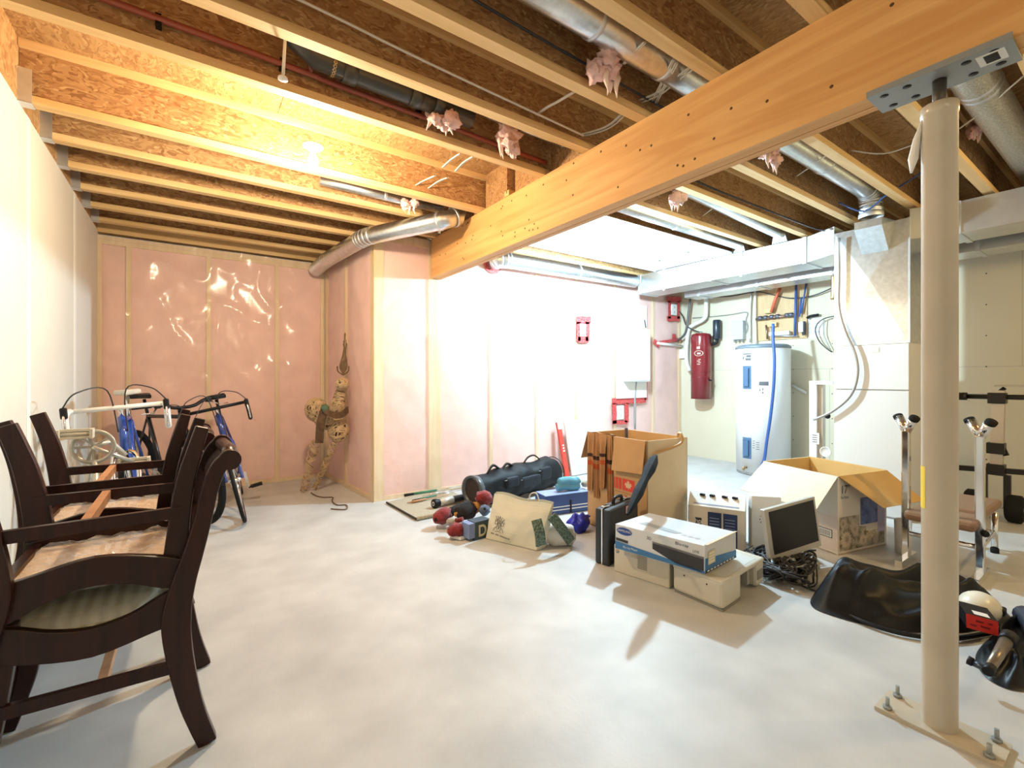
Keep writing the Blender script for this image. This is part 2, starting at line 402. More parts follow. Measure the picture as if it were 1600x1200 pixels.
for k in range(6):
    a0 = aP-1.62+.13*k; a1 = a0+.13; r_ = .0452
    m.add([(r_*math.cos(a), r_*math.sin(a), z) for z in (.70, .835) for a in (a0, a1)], [(0, 1, 3, 2)])
m.build('yellow_tape', mat('yellow_tape', (.80,.62,.05), .6), post)
# ================================================================ ducts and pipes
def duct(name, label, pts, r, rings=True, cat='duct', m=None, n=20, mats=None):
    p0 = Vector(pts[0]); t = thing(name, label, cat, p0)
    MB(p0).tube(pts, r, n).build('pipe', m or GALV, t)
    if rings:
        for i in range(1, len(pts)-1):
            a, b = Vector(pts[i]), Vector(pts[i+1]); d = (b-a).normalized()
            MB(p0).lathe([(r*1.0, -.012), (r*1.045, -.010), (r*1.045, .010), (r, .012)], a+d*.02, d, n).build('crimp_ring', GALVD, t)
    return t
def bend(a, c, b, n=5, k=.1):
    a, c, b = Vector(a), Vector(c), Vector(b); p = c+(a-c).normalized()*k; q = c+(b-c).normalized()*k
    return [p*(1-t)**2+c*2*t*(1-t)+q*t*t for t in [i/n for i in range(n+1)]]
zb = HJ+.15
duct('round_duct', 'silver round duct dropping from the beam into the alcove corner', [(1.84, 3.42, 2.60), (1.83, 3.39, 2.52), (1.79, 3.34, 2.43), (1.66, 3.34, 2.375)]+bend((1.66, 3.34, 2.375), (1.25, 4.0, 2.34), (1.15, 5.30, 2.31), 4, .09)+[(1.15, 4.9, 2.316), (1.14, 5.38, 2.305)], .072)
duct('round_duct', 'bright round duct hung along the top of the pink wall', [(4.68, 3.93, 2.355), (3.7, 3.93, 2.345), (2.72, 3.93, 2.335)]+bend((3.0, 3.93, 2.335), (2.62, 3.93, 2.335), (2.62, 4.1, 2.33), 4, .07)+[(2.62, 4.085, 2.33)], .082)
t = thing('red_tape_ring', 'red tape sealing the duct hole high on the pink wall', 'tape', (2.62, YM-.012, 2.33))
MB().lathe([(.084, .003), (.118, .003), (.118, .0), (.084, 0)], (0, 0, 0), (0, -1, 0), 22, False).build('tape', RED, t)
duct('round_duct', 'long round duct in the joist bay leading to the furnace top', [(.95, 1.36, zb), (1.35, 1.36, zb), (1.80, 1.36, zb), (2.30, 1.36, zb), (3.55, 1.36, zb)]+bend((3.6, 1.36, zb), (4.44, 1.36, zb), (4.44, 1.36, 2.2), 5, .12)+[(4.44, 1.36, 2.40)], .074)
duct('round_duct', 'round duct in the joist bay with an angled boot into the trunk', [(1.36, 2.17, zb+.02), (1.9, 2.17, zb+.02), (3.2, 2.17, zb), (4.72, 2.17, HJ+.07)], .052)
duct('round_duct', 'short round duct in the joist bay beside the sheet metal panel', [(2.85, 2.58, HJ+.085), (3.6, 2.58, HJ+.075), (4.72, 2.58, HJ+.065)], .055)
duct('round_duct', 'grey speckled round duct in the bay above the chrome bench', [(2.35, .55, zb), (3.2, .55, zb), (3.26, .55, zb), (4.9, .55, zb)], .085, m=mat('galv_speckle', (.55,.55,.50), .5, .7, var=.3, vscale=120))
duct('round_duct', 'thin silver pipe in the joist bay next to the glowing bulb', [(.75, 3.42, HJ+.06), (1.2, 3.42, HJ+.055), (1.70, 3.42, HJ+.05)], .033)
for yy, lb in ((2.17, 'folded sheet metal boot on the trunk duct under the middle joist bay'), (2.58, 'folded sheet metal boot on the trunk duct beside the return panel')):
    t = thing('duct_boot', lb, 'duct boot', (4.74, yy, 2.43))
    MB().prism([(-.07, 0), (.07, 0), (.055, .10), (-.04, .12)], (.10, 0, 0), (-.05, 0, 0), (0, 1, 0), (0, 0, 1)).build('boot', GALV, t)
# drain and red pipes in the bay left of the beam
ABS = mat('black_abs', (.035,.035,.03), .35)
t = thing('drain_pipe', 'thick black drain pipe hung by perforated strap between joists', 'pipe', (.45, 2.22, zb))
MB((.45, 2.22, zb)).tube([(.36, 2.22, HJ+.27), (.40, 2.22, zb+.02), (.47, 2.22, zb-.02), (1.28, 2.22, zb-.035)], .055, 18).build('pipe', ABS, t)
for x in (.62, .95, 1.08): MB((.45, 2.22, zb)).lathe([(.055, -.03), (.061, -.03), (.061, .03), (.055, .03)], (x, 2.22, zb-.027), (1, 0, -.02), 18).build('coupling', ABS, t)
st = MB((.45, 2.22, zb))
for k in range(9):
    a = PI*.15+k*.28; p = (.545, 2.22-.058*math.cos(a), zb-.02-.058*math.sin(a))
    st.lathe([(.004, 0), (.009, 0), (.009, .002), (.004, .002)], p, (0, -math.cos(a), -math.sin(a)), 8)
st.build('perforated_strap', BRASS, t)
t = thing('red_pipe', 'thin dark red pipe clipped along the joist beside the drain', 'pipe', (-.6, 2.30, HJ+.10))
MB((-.6, 2.30, HJ+.10)).tube([(XL+.01, 2.325, HJ+.12), (.5, 2.325, HJ+.105), (.52, 2.325, HJ+.10), (1.9, 2.325, HJ+.07)], .014, 10).build('pipe', mat('red_brown', (.26,.055,.03), .45), t)
MB((-.6, 2.30, HJ+.10)).cyl((.47, 2.325, HJ+.105), (.47, 2.31, HJ+.28), .014, 10).build('branch', MATS['red_brown'], t)
for x in (-.1, .35, 1.02): MB((-.6, 2.30, HJ+.10)).cbox((x, 2.34, HJ+.11), (.02, .04, .045)).build('clip', BLACK, t)
t = thing('pull_cord', 'white pull cord with ring hanging beside the black drain pipe', 'cord', AY(442, 122, 2.1))
b0 = AY(442, 122, 2.1); m = MB(b0); m.tube([b0, b0+Vector((.01, 0, .2)), b0+Vector((.02, .02, .38))], .006, 8); m.build('cord', WIREW, t)
MB(b0).lathe([(.0, .0), (.018, .003), (.02, -.006), (.0, -.012)], b0, n=12).build('ring', WHITEP, t)
# return air panel and trunk ducts
t = thing('return_panel', 'large pale sheet metal panel nailed under the joists', 'duct panel', (3.4, 3.2, HJ-.006))
MB((3.4, 3.2, HJ-.006)).box((2.03, 2.64, HJ-.008), (4.68, 3.62, HJ-.001)).build('sheet', GALVD, t)
m = MB((3.4, 3.2, HJ-.006)); m.box((2.03, 3.60, HJ-.03), (4.68, 3.62, HJ-.008)); m.box((4.64, 2.64, HJ-.02), (4.68, 3.62, HJ-.008)); m.build('folded_edge', GALVD, t)
for p in ((4.3, 2.9), (4.35, 3.3), (3.0, 2.75)): MB((3.4, 3.2, HJ-.006)).lathe([(.012, 0), (.012, -.002), (0, -.003)], (p[0], p[1], HJ-.008), n=10).build('screw', BLACK, t)
zt0, zt1 = 2.19, 2.425
DW = mat('trunk_metal', (.66,.69,.71), .36, .95, var=.05, vscale=9)
t = thing('trunk_duct', 'rectangular sheet metal trunk duct from the pink wall to the furnace', 'duct', (4.7, 3, zt0))
O = (4.7, 3, zt0)
MB(O).box((4.70, 1.93, zt0), (5.05, 3.90, zt1)).build('trunk', DW, t)
m = MB(O)
P = [(4.70, 1.93), (5.05, 1.93), (5.12, 1.66), (4.56, 1.66)]
m.add([(x, y, z) for z in (zt0, zt1) for x, y in P], [(0,3,2,1),(4,5,6,7),(0,1,5,4),(1,2,6,5),(2,3,7,6),(3,0,4,7)]); m.build('transition', DW, t)
for y in (3.87, 2.9, 1.95): MB(O).box((4.692, y-.016, zt0-.008), (5.058, y+.016, zt1+.002)).build('slip_joint', GALVD, t)
for y in (3.5, 2.55): MB(O).box((4.688, y-.012, zt0-.02), (4.6995, y+.012, HJ)).build('hanger_strap', GALVD, t)
for y in (2.35, 2.30): MB(O).box((4.698, y-.012, zt0+.10), (4.7, y+.012, zt0+.106)).build('slot', BLACK, t)
t = thing('trunk_duct', 'rectangular trunk duct running beyond the furnace above the chrome bench', 'duct', (4.67, 0, zt0)); O = (4.67, 0, zt0)
MB(O).box((4.67, YF+.05, zt0), (5.03, .93, zt1)).build('trunk', DW, t)
m = MB(O); P = [(4.56, 1.15), (5.12, 1.15), (5.03, .93), (4.67, .93)]
m.add([(x, y, z) for z in (zt0, zt1) for x, y in P], [(0,3,2,1),(4,5,6,7),(0,1,5,4),(1,2,6,5),(2,3,7,6),(3,0,4,7)]); m.build('transition', DW, t)
for y in (.90, -.3): MB(O).box((4.662, y-.018, zt0-.008), (5.038, y+.018, zt1+.002)).build('slip_joint', GALVD, t)
for p in ((4.85, .55), (4.85, .1)): MB(O).lathe([(.014, 0), (.014, -.002), (0, -.003)], (p[0], p[1], zt0), n=10).build('screw', BLACK, t)
for (y0, y1, lb) in ((1.75, 3.62, 'second narrower trunk duct behind the main one, over the water heater'), (YF+.05, 1.1, 'second narrower trunk duct behind the main one, over the weight stand')):
    t = thing('trunk_duct', lb, 'duct', (5.43, (y0+y1)/2, zt0-.03)); MB((5.43, (y0+y1)/2, zt0-.03)).box((5.28, y0, zt0-.03), (5.58, y1, zt1-.06)).build('trunk', DW, t)
    for k in range(3): MB((5.43, (y0+y1)/2, zt0-.03)).box((5.272, y0+.2+k*(y1-y0-.4)/2-.015, zt0-.038), (5.588, y0+.2+k*(y1-y0-.4)/2+.015, zt1-.055)).build('slip_joint', GALVD, t)
    for k in range(3): MB((5.43, (y0+y1)/2, zt0-.03)).box((5.30, y0+.3+k*(y1-y0-.6)/2-.01, zt1-.06), (5.33, y0+.3+k*(y1-y0-.6)/2+.01, HJ)).build('hanger_strap', GALVD, t)
# ---------------------------------------------------------------- furnace
FX, FY0, FY1 = 4.55, 1.15, 1.66; O = (FX+.35, (FY0+FY1)/2, 0)
FW = mat('furnace_enamel', (.70,.70,.68), .38)
fu = thing('furnace', 'tall pale grey metal furnace cabinet behind the open monitor box', 'furnace', O)
MB(O).box((FX+.02, FY0, .0), (FX+.70, FY1, 1.39)).build('cabinet', FW, fu)
up = MB(O).cbox((FX+.011, (FY0+FY1)/2, 1.205), (.02, FY1-FY0-.004, .362), .004).build('upper_door', FW, fu)
lo_ = MB(O).cbox((FX+.011, (FY0+FY1)/2, .515), (.02, FY1-FY0-.004, 1.0), .004).build('lower_door', FW, fu)
MB(O).box((FX-.002, 1.34, 1.325), (FX+.002, 1.43, 1.365)).build('sticker', mat('cream_sticker', (.78,.72,.58), .6), up)
c = AX(1293, 650, FX); MB(O).lathe([(.024, 0), (.024, .002), (0, .0025)], c, (-1, 0, 0), 18).build('knockout_hole', BLACK, lo_)
c = AX(1290, 706, FX); MB(O).lathe([(.045, 0), (.045, .004), (.040, .005), (.038, .002), (0, .002)], c, (-1, 0, 0), 24).build('knockout_disc', FW, lo_)
pl = thing('supply_plenum', 'galvanised plenum box rising from the furnace to the joists', 'duct', (O[0], O[1], 1.39)); Op = (O[0], O[1], 1.39)
pb = MB(Op).box((FX+.012, FY0, 1.391), (FX+.62, FY1, 2.36)).build('plenum_box', GALV, pl)
m = MB(Op); m.add([(FX+.012, FY0+.01, 1.40), (FX+.012, FY1-.01, 1.40), (FX+.012, FY1-.01, 2.35), (FX+.012, FY0+.01, 2.35), (FX-.001, (FY0+FY1)/2, 1.92)], [(0,1,4),(1,2,4),(2,3,4),(3,0,4)]); m.build('cross_break', GALV, pb)
MB(Op).box((FX+.003, FY0-.004, 1.391), (FX+.03, FY0+.008, 2.36)).build('corner_seam', GALVD, pb)
tk = MB(Op); B0 = [AX(1348, 399, FX), AX(1384, 393, FX)]
tk.add([(FX+.01, 1.28, 2.13), (FX+.01, 1.46, 2.13), (FX+.01, 1.50, 2.36), (FX+.01, 1.24, 2.36), (FX-.18, 1.27, 2.30), (FX-.18, 1.45, 2.30), (FX-.18, 1.45, 2.36), (FX-.18, 1.27, 2.36)],
       [(0,1,5,4),(1,2,6,5),(2,3,7,6),(3,0,4,7),(4,5,6,7),(0,3,2,1)]); tk.build('takeoff_boot', GALV, pl)
MB(Op).lathe([(.079, -.02), (.083, -.01), (.083, .01), (.079, .02)], (4.44, 1.36, 2.41), n=22).build('collar', GALVD, pl)
pts = [AX(x, y, FX-.035) for x, y in ((1311, 372), (1311, 430), (1311, 480), (1321, 518), (1336, 552), (1340, 585), (1329, 618), (1300, 643), (1271, 656))]
tag(MB(pts[-1]).tube(spline(pts, 5), .011, 10).build('flexible_conduit', mat('conduit_grey', (.36,.35,.33), .4, .4), loc=pts[-1]), 'grey flexible conduit looping in front of the furnace', 'conduit')
p = AX(1277, 745, 4.62); t = thing('white_upright', 'white painted upright with a label beside the furnace', 'upright', (4.62, p.y, 0)); yy = p.y
MB((4.62, yy, 0)).box((4.57, yy-.012, 0), (4.63, yy+.045, 1.09)).build('upright', WHITE, t)
MB((4.62, yy, 0)).box((4.60, yy-.05, 0), (4.66, yy-.012, 1.06)).build('trim_strip', mat('beige_strip', (.55,.48,.38), .6), t)
MB((4.62, yy, 0)).box((4.566, yy-.14, 1.06), (4.60, yy+.045, 1.09)).build('rail', WHITE, t)
c = AX(1273, 685, 4.566); MB((4.62, yy, 0)).box((4.5655, c.y-.035, c.z-.05), (4.569, c.y+.03, c.z+.05)).build('label', mat('paper', (.78,.77,.74), .7), t)
for k in range(4): MB((4.62, yy, 0)).box((4.5645, c.y-.02, c.z-.035+k*.02), (4.5655, c.y+.02, c.z-.028+k*.02)).build('label_line', mat('ink', (.12,.12,.13), .7), t)
# ---------------------------------------------------------------- water heater
def cpatch(m, c, r, a0, a1, z0, z1, th=.006, n=8):
    vs = []; fs = []
    for i in range(n+1):
        a = a0+(a1-a0)*i/n; dx, dy = math.cos(a), math.sin(a)
        for rr, z in ((r, z0), (r+th, z0), (r+th, z1), (r, z1)): vs.append((c[0]+dx*rr, c[1]+dy*rr, z))
    for i in range(n):
        for k in range(4):
            k2 = (k+1) % 4; fs.append((i*4+k, i*4+k2, (i+1)*4+k2, (i+1)*4+k))
    fs += [(3,2,1,0), tuple(4*n+k for k in range(4))]
    return m.add(vs, fs)
WX, WY, WRd = 5.54, 2.75, .285
wh = thing('water_heater', 'tall white cylindrical water heater with two blue access covers', 'water heater', (WX, WY, 0))
MB().lathe([(0, .03), (WRd, .03), (WRd, 1.475), (WRd-.03, 1.495), (0, 1.505)], n=48).build('tank', WHITE, wh)
MB().lathe([(WRd*.92, 0), (WRd*.98, 0), (WRd*.98, .03), (0, .031)], n=40).build('base_ring', STEEL, wh)
MB().lathe([(WRd+.002, 1.455), (WRd+.006, 1.458), (WRd+.006, 1.482), (WRd-.03, 1.502), (WRd-.05, 1.504)], n=48).build('top_rim', mat('rim_grey', (.16,.20,.24), .4), wh)
aC = math.atan2(-WY, -WX)     # direction towards the camera
BLC = mat('blue_cover', (.065,.14,.25), .45)
for z0, z1 in ((.99, 1.255), (.19, .43)):
    cv = cpatch(MB(), (0, 0), WRd, aC-.78, aC-.42, z0, z1, .006).build('access_cover', BLC, wh)
    cpatch(MB(), (0, 0), WRd+.006, aC-.70, aC-.50, z0+.03, z1-.03, .018).build('raised_panel', BLC, cv)
s_ = cpatch(MB(), (0, 0), WRd, aC-.82, aC-.40, 1.275, 1.42, .0012).build('rating_label', mat('paper'  , (.78,.77,.74)), wh)
for a0, a1, z0, z1 in ((-.80, -.42, 1.385, 1.40), (-.62, -.42, 1.35, 1.38), (-.80, -.42, 1.36, 1.364), (-.80, -.72, 1.33, 1.36), (-.66, -.42, 1.315, 1.345), (-.80, -.42, 1.30, 1.304), (-.80, -.42, 1.41, 1.415)):
    cpatch(MB(), (0, 0), WRd+.0012, aC+a0, aC+a1, z0, z1, .0012).build('print', MATS['ink'], s_)
s_ = cpatch(MB(), (0, 0), WRd, aC-.15, aC+.22, .86, 1.13, .0012).build('safety_label', mat('pink_label', (.80,.68,.68), .6), wh)
cpatch(MB(), (0, 0), WRd+.0012, aC-.13, aC+.20, 1.03, 1.075, .0008).build('print', MATS['ink'], s_)
for a_, z_ in ((0.0, .99), (0.0, .95), (-.1, .98)): cpatch(MB(), (0, 0), WRd+.0012, aC+a_-.02, aC+a_+.02, z_-.012, z_+.012, .0008).build('print', MATS['ink'], s_)
s_ = cpatch(MB(), (0, 0), WRd, aC+.28, aC+.52, .85, 1.13, .0012).build('white_label', MATS['paper'], wh)
for k in range(8): cpatch(MB(), (0, 0), WRd, aC-.36+(k % 2)*.12, aC-.28+(k % 2)*.16, .395-.016*k*.8, .401-.016*k*.8, .001).build('print', MATS['ink'], wh)
d = Vector((math.cos(aC-.62), math.sin(aC-.62), 0)); m = MB(); m.cyl(d*(WRd-.01)+Vector((0, 0, .085)), d*(WRd+.05)+Vector((0, 0, .085)), .013, 10); m.cyl(d*(WRd+.05)+Vector((0, 0, .10)), d*(WRd+.05)+Vector((0, 0, .055)), .012, 10); m.build('drain_valve', BRASS, wh)
pts = [AX(x, y, X) for x, y, X in ((1208, 506, 5.30), (1208, 530, 5.27), (1210, 560, 5.25), (1209, 600, 5.24), (1204, 650, 5.24), (1198, 690, 5.24), (1194, 718, 5.24), (1185, 735, 5.20))]
tag(MB(pts[0]).tube(spline(pts, 5), .016, 10).build('blue_hose', mat('blue_hose', (.035,.10,.33), .45), loc=pts[0]), 'blue rubber hose hanging down the front of the water heater', 'hose')
# ---------------------------------------------------------------- wall services on wall_right
t = thing('plywood_board', 'plywood backing board fixed above the water heater', 'board', (XR, AX(1222, 490, XR).y, 1.6))
c = t.location.copy(); a = AX(1183, 448, XR); b = AX(1262, 528, XR); MB(c).box((XR-.018, b.y, b.z), (XR-.001, a.y, 2.28)).build('board', PLY, t)
def px_tube(name, label, cat, pts, r, m, X=None, Y=None, n=10, k=4):
    P = [(AX(x, y, X) if X else AY(x, y, Y)) if len(q) == 0 else AX(x, y, q[0]) for x, y, *q in pts]
    return tag(MB(P[0]).tube(spline(P, k) if len(P) > 2 else P, r, n).build(name, m, loc=P[0]), label, cat)
XP = XR-.06
mf = thing('pipe_manifold', 'copper and brass manifold joining blue and orange water pipes', 'pipes', AX(1205, 498, XP)); O = mf.location.copy()
MB(O).tube([AX(1181, 499, XP), AX(1243, 492, XP)], .016, 10).build('header_pipe', mat('copper_dull', (.36,.24,.17), .4, .8), mf)
for x in (1188, 1196, 1206, 1215, 1230, 1236):
    c = AX(x, 498-(x-1181)*.11, XP); MB(O).lathe([(.016, -.025), (.027, -.02), (.027, .02), (.016, .025)], c, (0, 1, 0), 10).build('valve', mat('valve_grey', (.14,.15,.19), .4, .6), mf)
for x, y in ((1201, 486), (1207, 507)): MB(O).cbox(AX(x, y, XP), (.03, .10, .05)).build('valve_body', BRASS, mf)
MB(O).tube([AX(1219, 450, XP-.02), AX(1212, 466, XP-.02), AX(1205, 488, XP-.02)], .018, 10).build('orange_pipe', ORG, mf)
MB(O).tube([AX(1197, 508, XP), AX(1199, 530, XP)], .012, 8).build('copper_pipe', MATS['copper_dull'], mf)
for k, (x0, y0, x1, y1) in enumerate(((1244, 444, 1242, 525), (1260, 441, 1252, 490), (1252, 465, 1249, 495))):
    MB(O).tube([AX(x0, y0, XP), AX(x1, y1, XP)], .014 if k == 0 else .010, 10).build('blue_pipe', BLUE, mf)
MB(O).tube([AX(1246, 525, XP), AX(1208, 525, XP)], .008, 8).build('grey_pipe', GALVD, mf)
MB(O).cbox(AX(1218, 521, XP-.01), (.05, .24, .05), .01).build('white_fitting', WHITEP, mf)
MB(O).cbox(AX(1252, 511, XP), (.04, .05, .12), .004).build('shutoff_box', WHITEP, mf)
MB(O).cbox(AX(1256, 513, XP), (.03, .025, .16)).build('black_bracket', BLACK, mf)
t = thing('control_box', 'small grey electrical box on the wall above the red canister', 'box', AX(1153, 530, XR)); a = AX(1144, 502, XR-.08); b = AX(1161, 530, XR-.08); O = t.location.copy()
MB(O).cbox((XR-.045, (a.y+b.y)/2, (a.z+b.z)/2), (.085, abs(a.y-b.y), abs(a.z-b.z)), .006).build('box', mat('box_grey', (.52,.56,.60), .45), t)
for k in range(3): MB(O).cyl((XR-.05, b.y+.03+k*.05, b.z-.03), (XR-.05, b.y+.03+k*.05, b.z), .012, 8).build('cable_gland', STEEL, t)
t = thing('notice_sheet', 'white printed notice sheet with a black handle on the wall', 'notice', AX(1275, 526, XR)); O = t.location.copy(); a = AX(1265, 497, XR); b = AX(1286, 526, XR)
MB(O).box((XR-.004, b.y, b.z), (XR-.001, a.y, a.z)).build('sheet', MATS['paper'], t)
for k in range(4):
    for q in range(2): MB(O).box((XR-.0046, b.y+.03+q*.09, b.z+.05+k*.05), (XR-.004, b.y+.09+q*.09, b.z+.07+k*.05)).build('print', mat('grey_print', (.55,.55,.56), .7), t)
MB(O).tube([AX(1261, 497, XR-.04), AX(1266, 494, XR-.04), AX(1279, 492, XR-.04)], .016, 8).build('handle', BLACK, t)
# red canister vacuum
VX, VY, VR_ = XR-.16, AX(1095.5, 570, XR-.16).y, .132
vz0, vz1 = AX(1095, 623, VX).z, AX(1095, 521, VX).z
DKR = mat('vacuum_red', (.20,.012,.018), .22, coat=.4)
va = thing('central_vacuum', 'dark red central vacuum canister mounted on the wall', 'vacuum', (VX, VY, vz0))
H = vz1-vz0
MB().lathe([(0, 0), (VR_, 0), (VR_, H-.05), (VR_*.93, H-.015), (VR_*.6, H), (0, H+.004)], n=36).build('canister', DKR, va)
for z in (H*.33, H*.40): MB().lathe([(VR_, z-.006), (VR_+.004, z-.003), (VR_+.004, z+.003), (VR_, z+.006)], n=36).build('band', DKR, va)
aV = math.atan2(-VY, -VX)
lg = mat('cream_print', (.62,.56,.46), .5)
cpatch(MB(), (0, 0), VR_, aV-.42, aV-.12, H*.755, H*.79, .001).build('label', lg, va)
m = MB(); N_ = 18
for k in range(N_):
    t0, t1 = 2*PI*k/N_, 2*PI*(k+1)/N_
    cpatch(m, (0, 0), VR_, aV-.25+.42*math.cos((t0+t1)/2)-.05, aV-.25+.42*math.cos((t0+t1)/2)+.05, H*.69+.035*math.sin((t0+t1)/2)-.004, H*.69+.035*math.sin((t0+t1)/2)+.004, .001, 1)
m.build('oval_badge', lg, va)
cpatch(MB(), (0, 0), VR_, aV-.38, aV-.05, H*.675, H*.70, .001).build('badge_text', lg, va)
for k in range(4): cpatch(MB(), (0, 0), VR_, aV-.38+.1*(k % 2), aV-.1+.06*(k % 2), H*.52+k*.022, H*.528+k*.022, .001).build('emblem_line', lg, va)
MB().tube([(-.03, 0, H), (-.02, 0, H+.02), (.02, 0, H+.02), (.03, 0, H)], .006, 6).build('top_handle', STEEL, va)
for s in (-1, 1): MB().cbox((.0, s*(VR_+.01), H*.28), (.03, .02, .02)).build('latch', BLACK, va)
t = thing('exhaust_muffler', 'black cylinder muffler beside the red canister', 'muffler', AX(1120, 530, XR-.08)); O = t.location.copy(); a = AX(1120, 500, XR-.08)
MB(O).lathe([(0, 0), (.045, 0), (.05, .01), (.05, a.z-O.z-.01), (.045, a.z-O.z), (0, a.z-O.z)], O, n=20).build('cylinder', mat('muffler_black', (.02,.03,.045), .3), t)
MB(O).tube(spline([O, O+Vector((-.0, .01, -.05)), O+Vector((-.02, .09, -.06)), Vector((VX, VY-VR_+.01, vz1-.09))], 4), .022, 10).build('elbow', BLACK, t)
px_tube('vacuum_pipe', 'white plastic pipe bending from the trunk duct to the red canister', 'pipe', [(1103, 455), (1103, 490), (1098, 500), (1085, 507), (1076, 515), (1073, 540), (1073, 565), (1078, 580)], .028, WHITEP, X=XR-.09)
px_tube('conduit_pipe', 'dark grey conduit curving off the corner of the pink wall', 'conduit', [(1080, 455), (1077, 480), (1074, 505), (1070, 522), (1058, 532), (1048, 533)], .016, mat('conduit_dark', (.10,.10,.10), .4, .3), X=XR-.13)
px_tube('power_cable', 'black power cable from the socket to the red canister', 'cable', [(1062, 487), (1067, 495), (1072, 508), (1082, 515), (1093, 519)], .008, WIREB, X=XR-.12)
px_tube('power_cable', 'thin dark cable swagged under the trunk duct above the heater', 'cable', [(1100, 464), (1140, 463), (1180, 456), (1205, 460), (1235, 466), (1270, 462), (1300, 450), (1310, 445)], .007, WIREB, X=XR-.05)
px_tube('power_cable', 'thin grey cable stapled across the wall above the control box', 'cable', [(1082, 497), (1120, 494), (1145, 491), (1167, 488), (1165, 500), (1168, 512), (1163, 524)], .005, STEEL, X=XR-.02)
px_tube('grey_conduit', 'grey vertical conduit at the left edge of the plywood board', 'conduit', [(1174, 455), (1172, 490), (1172, 535)], .010, GALVD, X=XR-.04)
px_tube('white_conduit', 'white vertical pipe at the left edge of the plywood board', 'pipe', [(1180, 455), (1180, 500), (1181, 537)], .014, WHITEP, X=XR-.05)
px_tube('white_conduit', 'white sloping pipe behind the shadow side of the water heater', 'pipe', [(1238, 602), (1260, 614)], .016, WHITEP, X=XR-.03)
px_tube('loop_cable', 'thin black cable looping beside the notice sheet', 'cable', [(1310, 493), (1290, 497), (1278, 505), (1274, 517), (1280, 533), (1292, 545), (1300, 550)], .006, WIREB, X=XR-.06)
px_tube('loop_cable', 'thin grey cable hanging from the wall clip near the furnace', 'cable', [(1288, 500), (1287, 520), (1292, 535), (1298, 546)], .005, STEEL, X=XR-.05)
px_tube('hanging_valve', 'brass valve hanging below the trunk duct near the furnace', 'valve', [(1302, 429), (1302, 450), (1301, 468)], .02, BRASS, X=5.43)
t = thing('wall_socket', 'small white junction box beside the red canister', 'socket', AX(1067, 553, XR-.03)); MB().cbox((0, 0, 0), (.05, .09, .13), .005).build('box', WHITEP, t)
# electrical panel and taped outlets on the pink wall
t = thing('panel_board', 'white painted board behind the electrical panel', 'board', AY(985, 620, YM)); O = t.location.copy(); a = AY(961, 472, YM-.02); b = AY(1008, 621, YM-.02)
MB(O).box((a.x, YM-.048, b.z), (b.x, YM-.030, a.z)).build('board', mat('board_white', (.80,.80,.76), .7), t)
ep = thing('electrical_panel', 'white electrical panel box on the pink wall', 'panel', AY(995, 597, YM)); O = ep.location.copy(); a = AY(981, 512, YM-.13); b = AY(1014, 596, YM-.13)
MB(O).cbox(((a.x+b.x)/2, YM-.10, (a.z+b.z)/2), (b.x-a.x, .10, a.z-b.z), .004).build('box', WHITE, ep)
MB(O).cbox(((a.x+b.x)/2, YM-.154, (a.z+b.z)/2), (b.x-a.x-.02, .008, a.z-b.z-.03), .003).build('door', WHITE, ep)
for x in (990, 997, 1007): px_tube('panel_cable', ('thin pale cable entering the top of the white panel nearer the beam' if x == 990 else 'thin pale cable entering the middle of the white panel top') if x != 1007 else 'short dark cable stub at the corner of the white panel', 'cable', [(x-3, 474), (x-1, 490), (x-4, 512)] if x != 1007 else [(1007, 500), (1009, 512)], .008, WIREW if x != 1007 else WIREB, Y=YM-.05)
px_tube('panel_conduit', 'grey conduit leaving the bottom of the white panel', 'conduit', [(994, 597), (992, 620), (992, 670)], .013, STEEL, Y=YM-.045)
def tape(name, label, quads, plane, cat='tape', box=None):
    c0 = plane(*quads[0][:2]); t = thing(name, label, cat, c0)
    for (x0, y0, x1, y1, wd) in quads:
        p, q = plane(x0, y0), plane(x1, y1); d = (q-p).normalized(); nn = Vector((0, -1, 0)) if plane is PM else Vector((-1, 0, 0))
        off = nn*.003; sd = d.cross(nn)
        m = MB(c0); L_ = (q-p).length; n = max(2, int(L_/.05))
        P_ = []
        for i in range(n+1):
            f = 1+.16*math.sin(i*2.3+x0)
            P_ += [p+d*L_*i/n+sd*wd/2*f+off, p+d*L_*i/n-sd*wd/2*(2-f)+off]
        m.add(P_+[v-nn*.002 for v in P_], [(2*i, 2*i+2, 2*i+3, 2*i+1) for i in range(n)]+[(2*n+2+2*i+1, 2*n+2+2*i+3, 2*n+2+2*i+2, 2*n+2+2*i) for i in range(n)])
        m.build('tape_strip', RED, t)
    if box:
        x0, y0, x1, y1 = box; a, b = plane(x0, y0), plane(x1, y1)
        mid = (a+b)/2; sz = (abs(b.x-a.x), .02, abs(a.z-b.z)) if plane is PM else (.02, abs(b.y-a.y), abs(a.z-b.z))
        ob = MB(c0).cbox(mid, sz, .003).build('outlet_cover', WHITEP, t)
        for s in (.22, -.22):
            nn = Vector((0, -.011, 0)) if plane is PM else Vector((-.011, 0, 0))
            MB(c0).cbox(mid+nn+Vector((0, 0, s*sz[2])), (.022 if plane is PM else .002, .002 if plane is PM else .022, .03)).build('socket_face', mat('socket_grey', (.5,.5,.48), .5), ob)
    return t
def PM(x, y): return AY(x, y, YM-.03)
def PR(x, y): return AX(x, y, XR-.012)
tape('taped_outlet', 'outlet ringed with red tape high on the bright pink wall', [(900, 500, 923, 500, .09), (904, 503, 904, 533, .07), (918, 503, 918, 533, .07), (903, 531, 919, 531, .07)], PM, 'outlet', (906, 506, 915, 526))
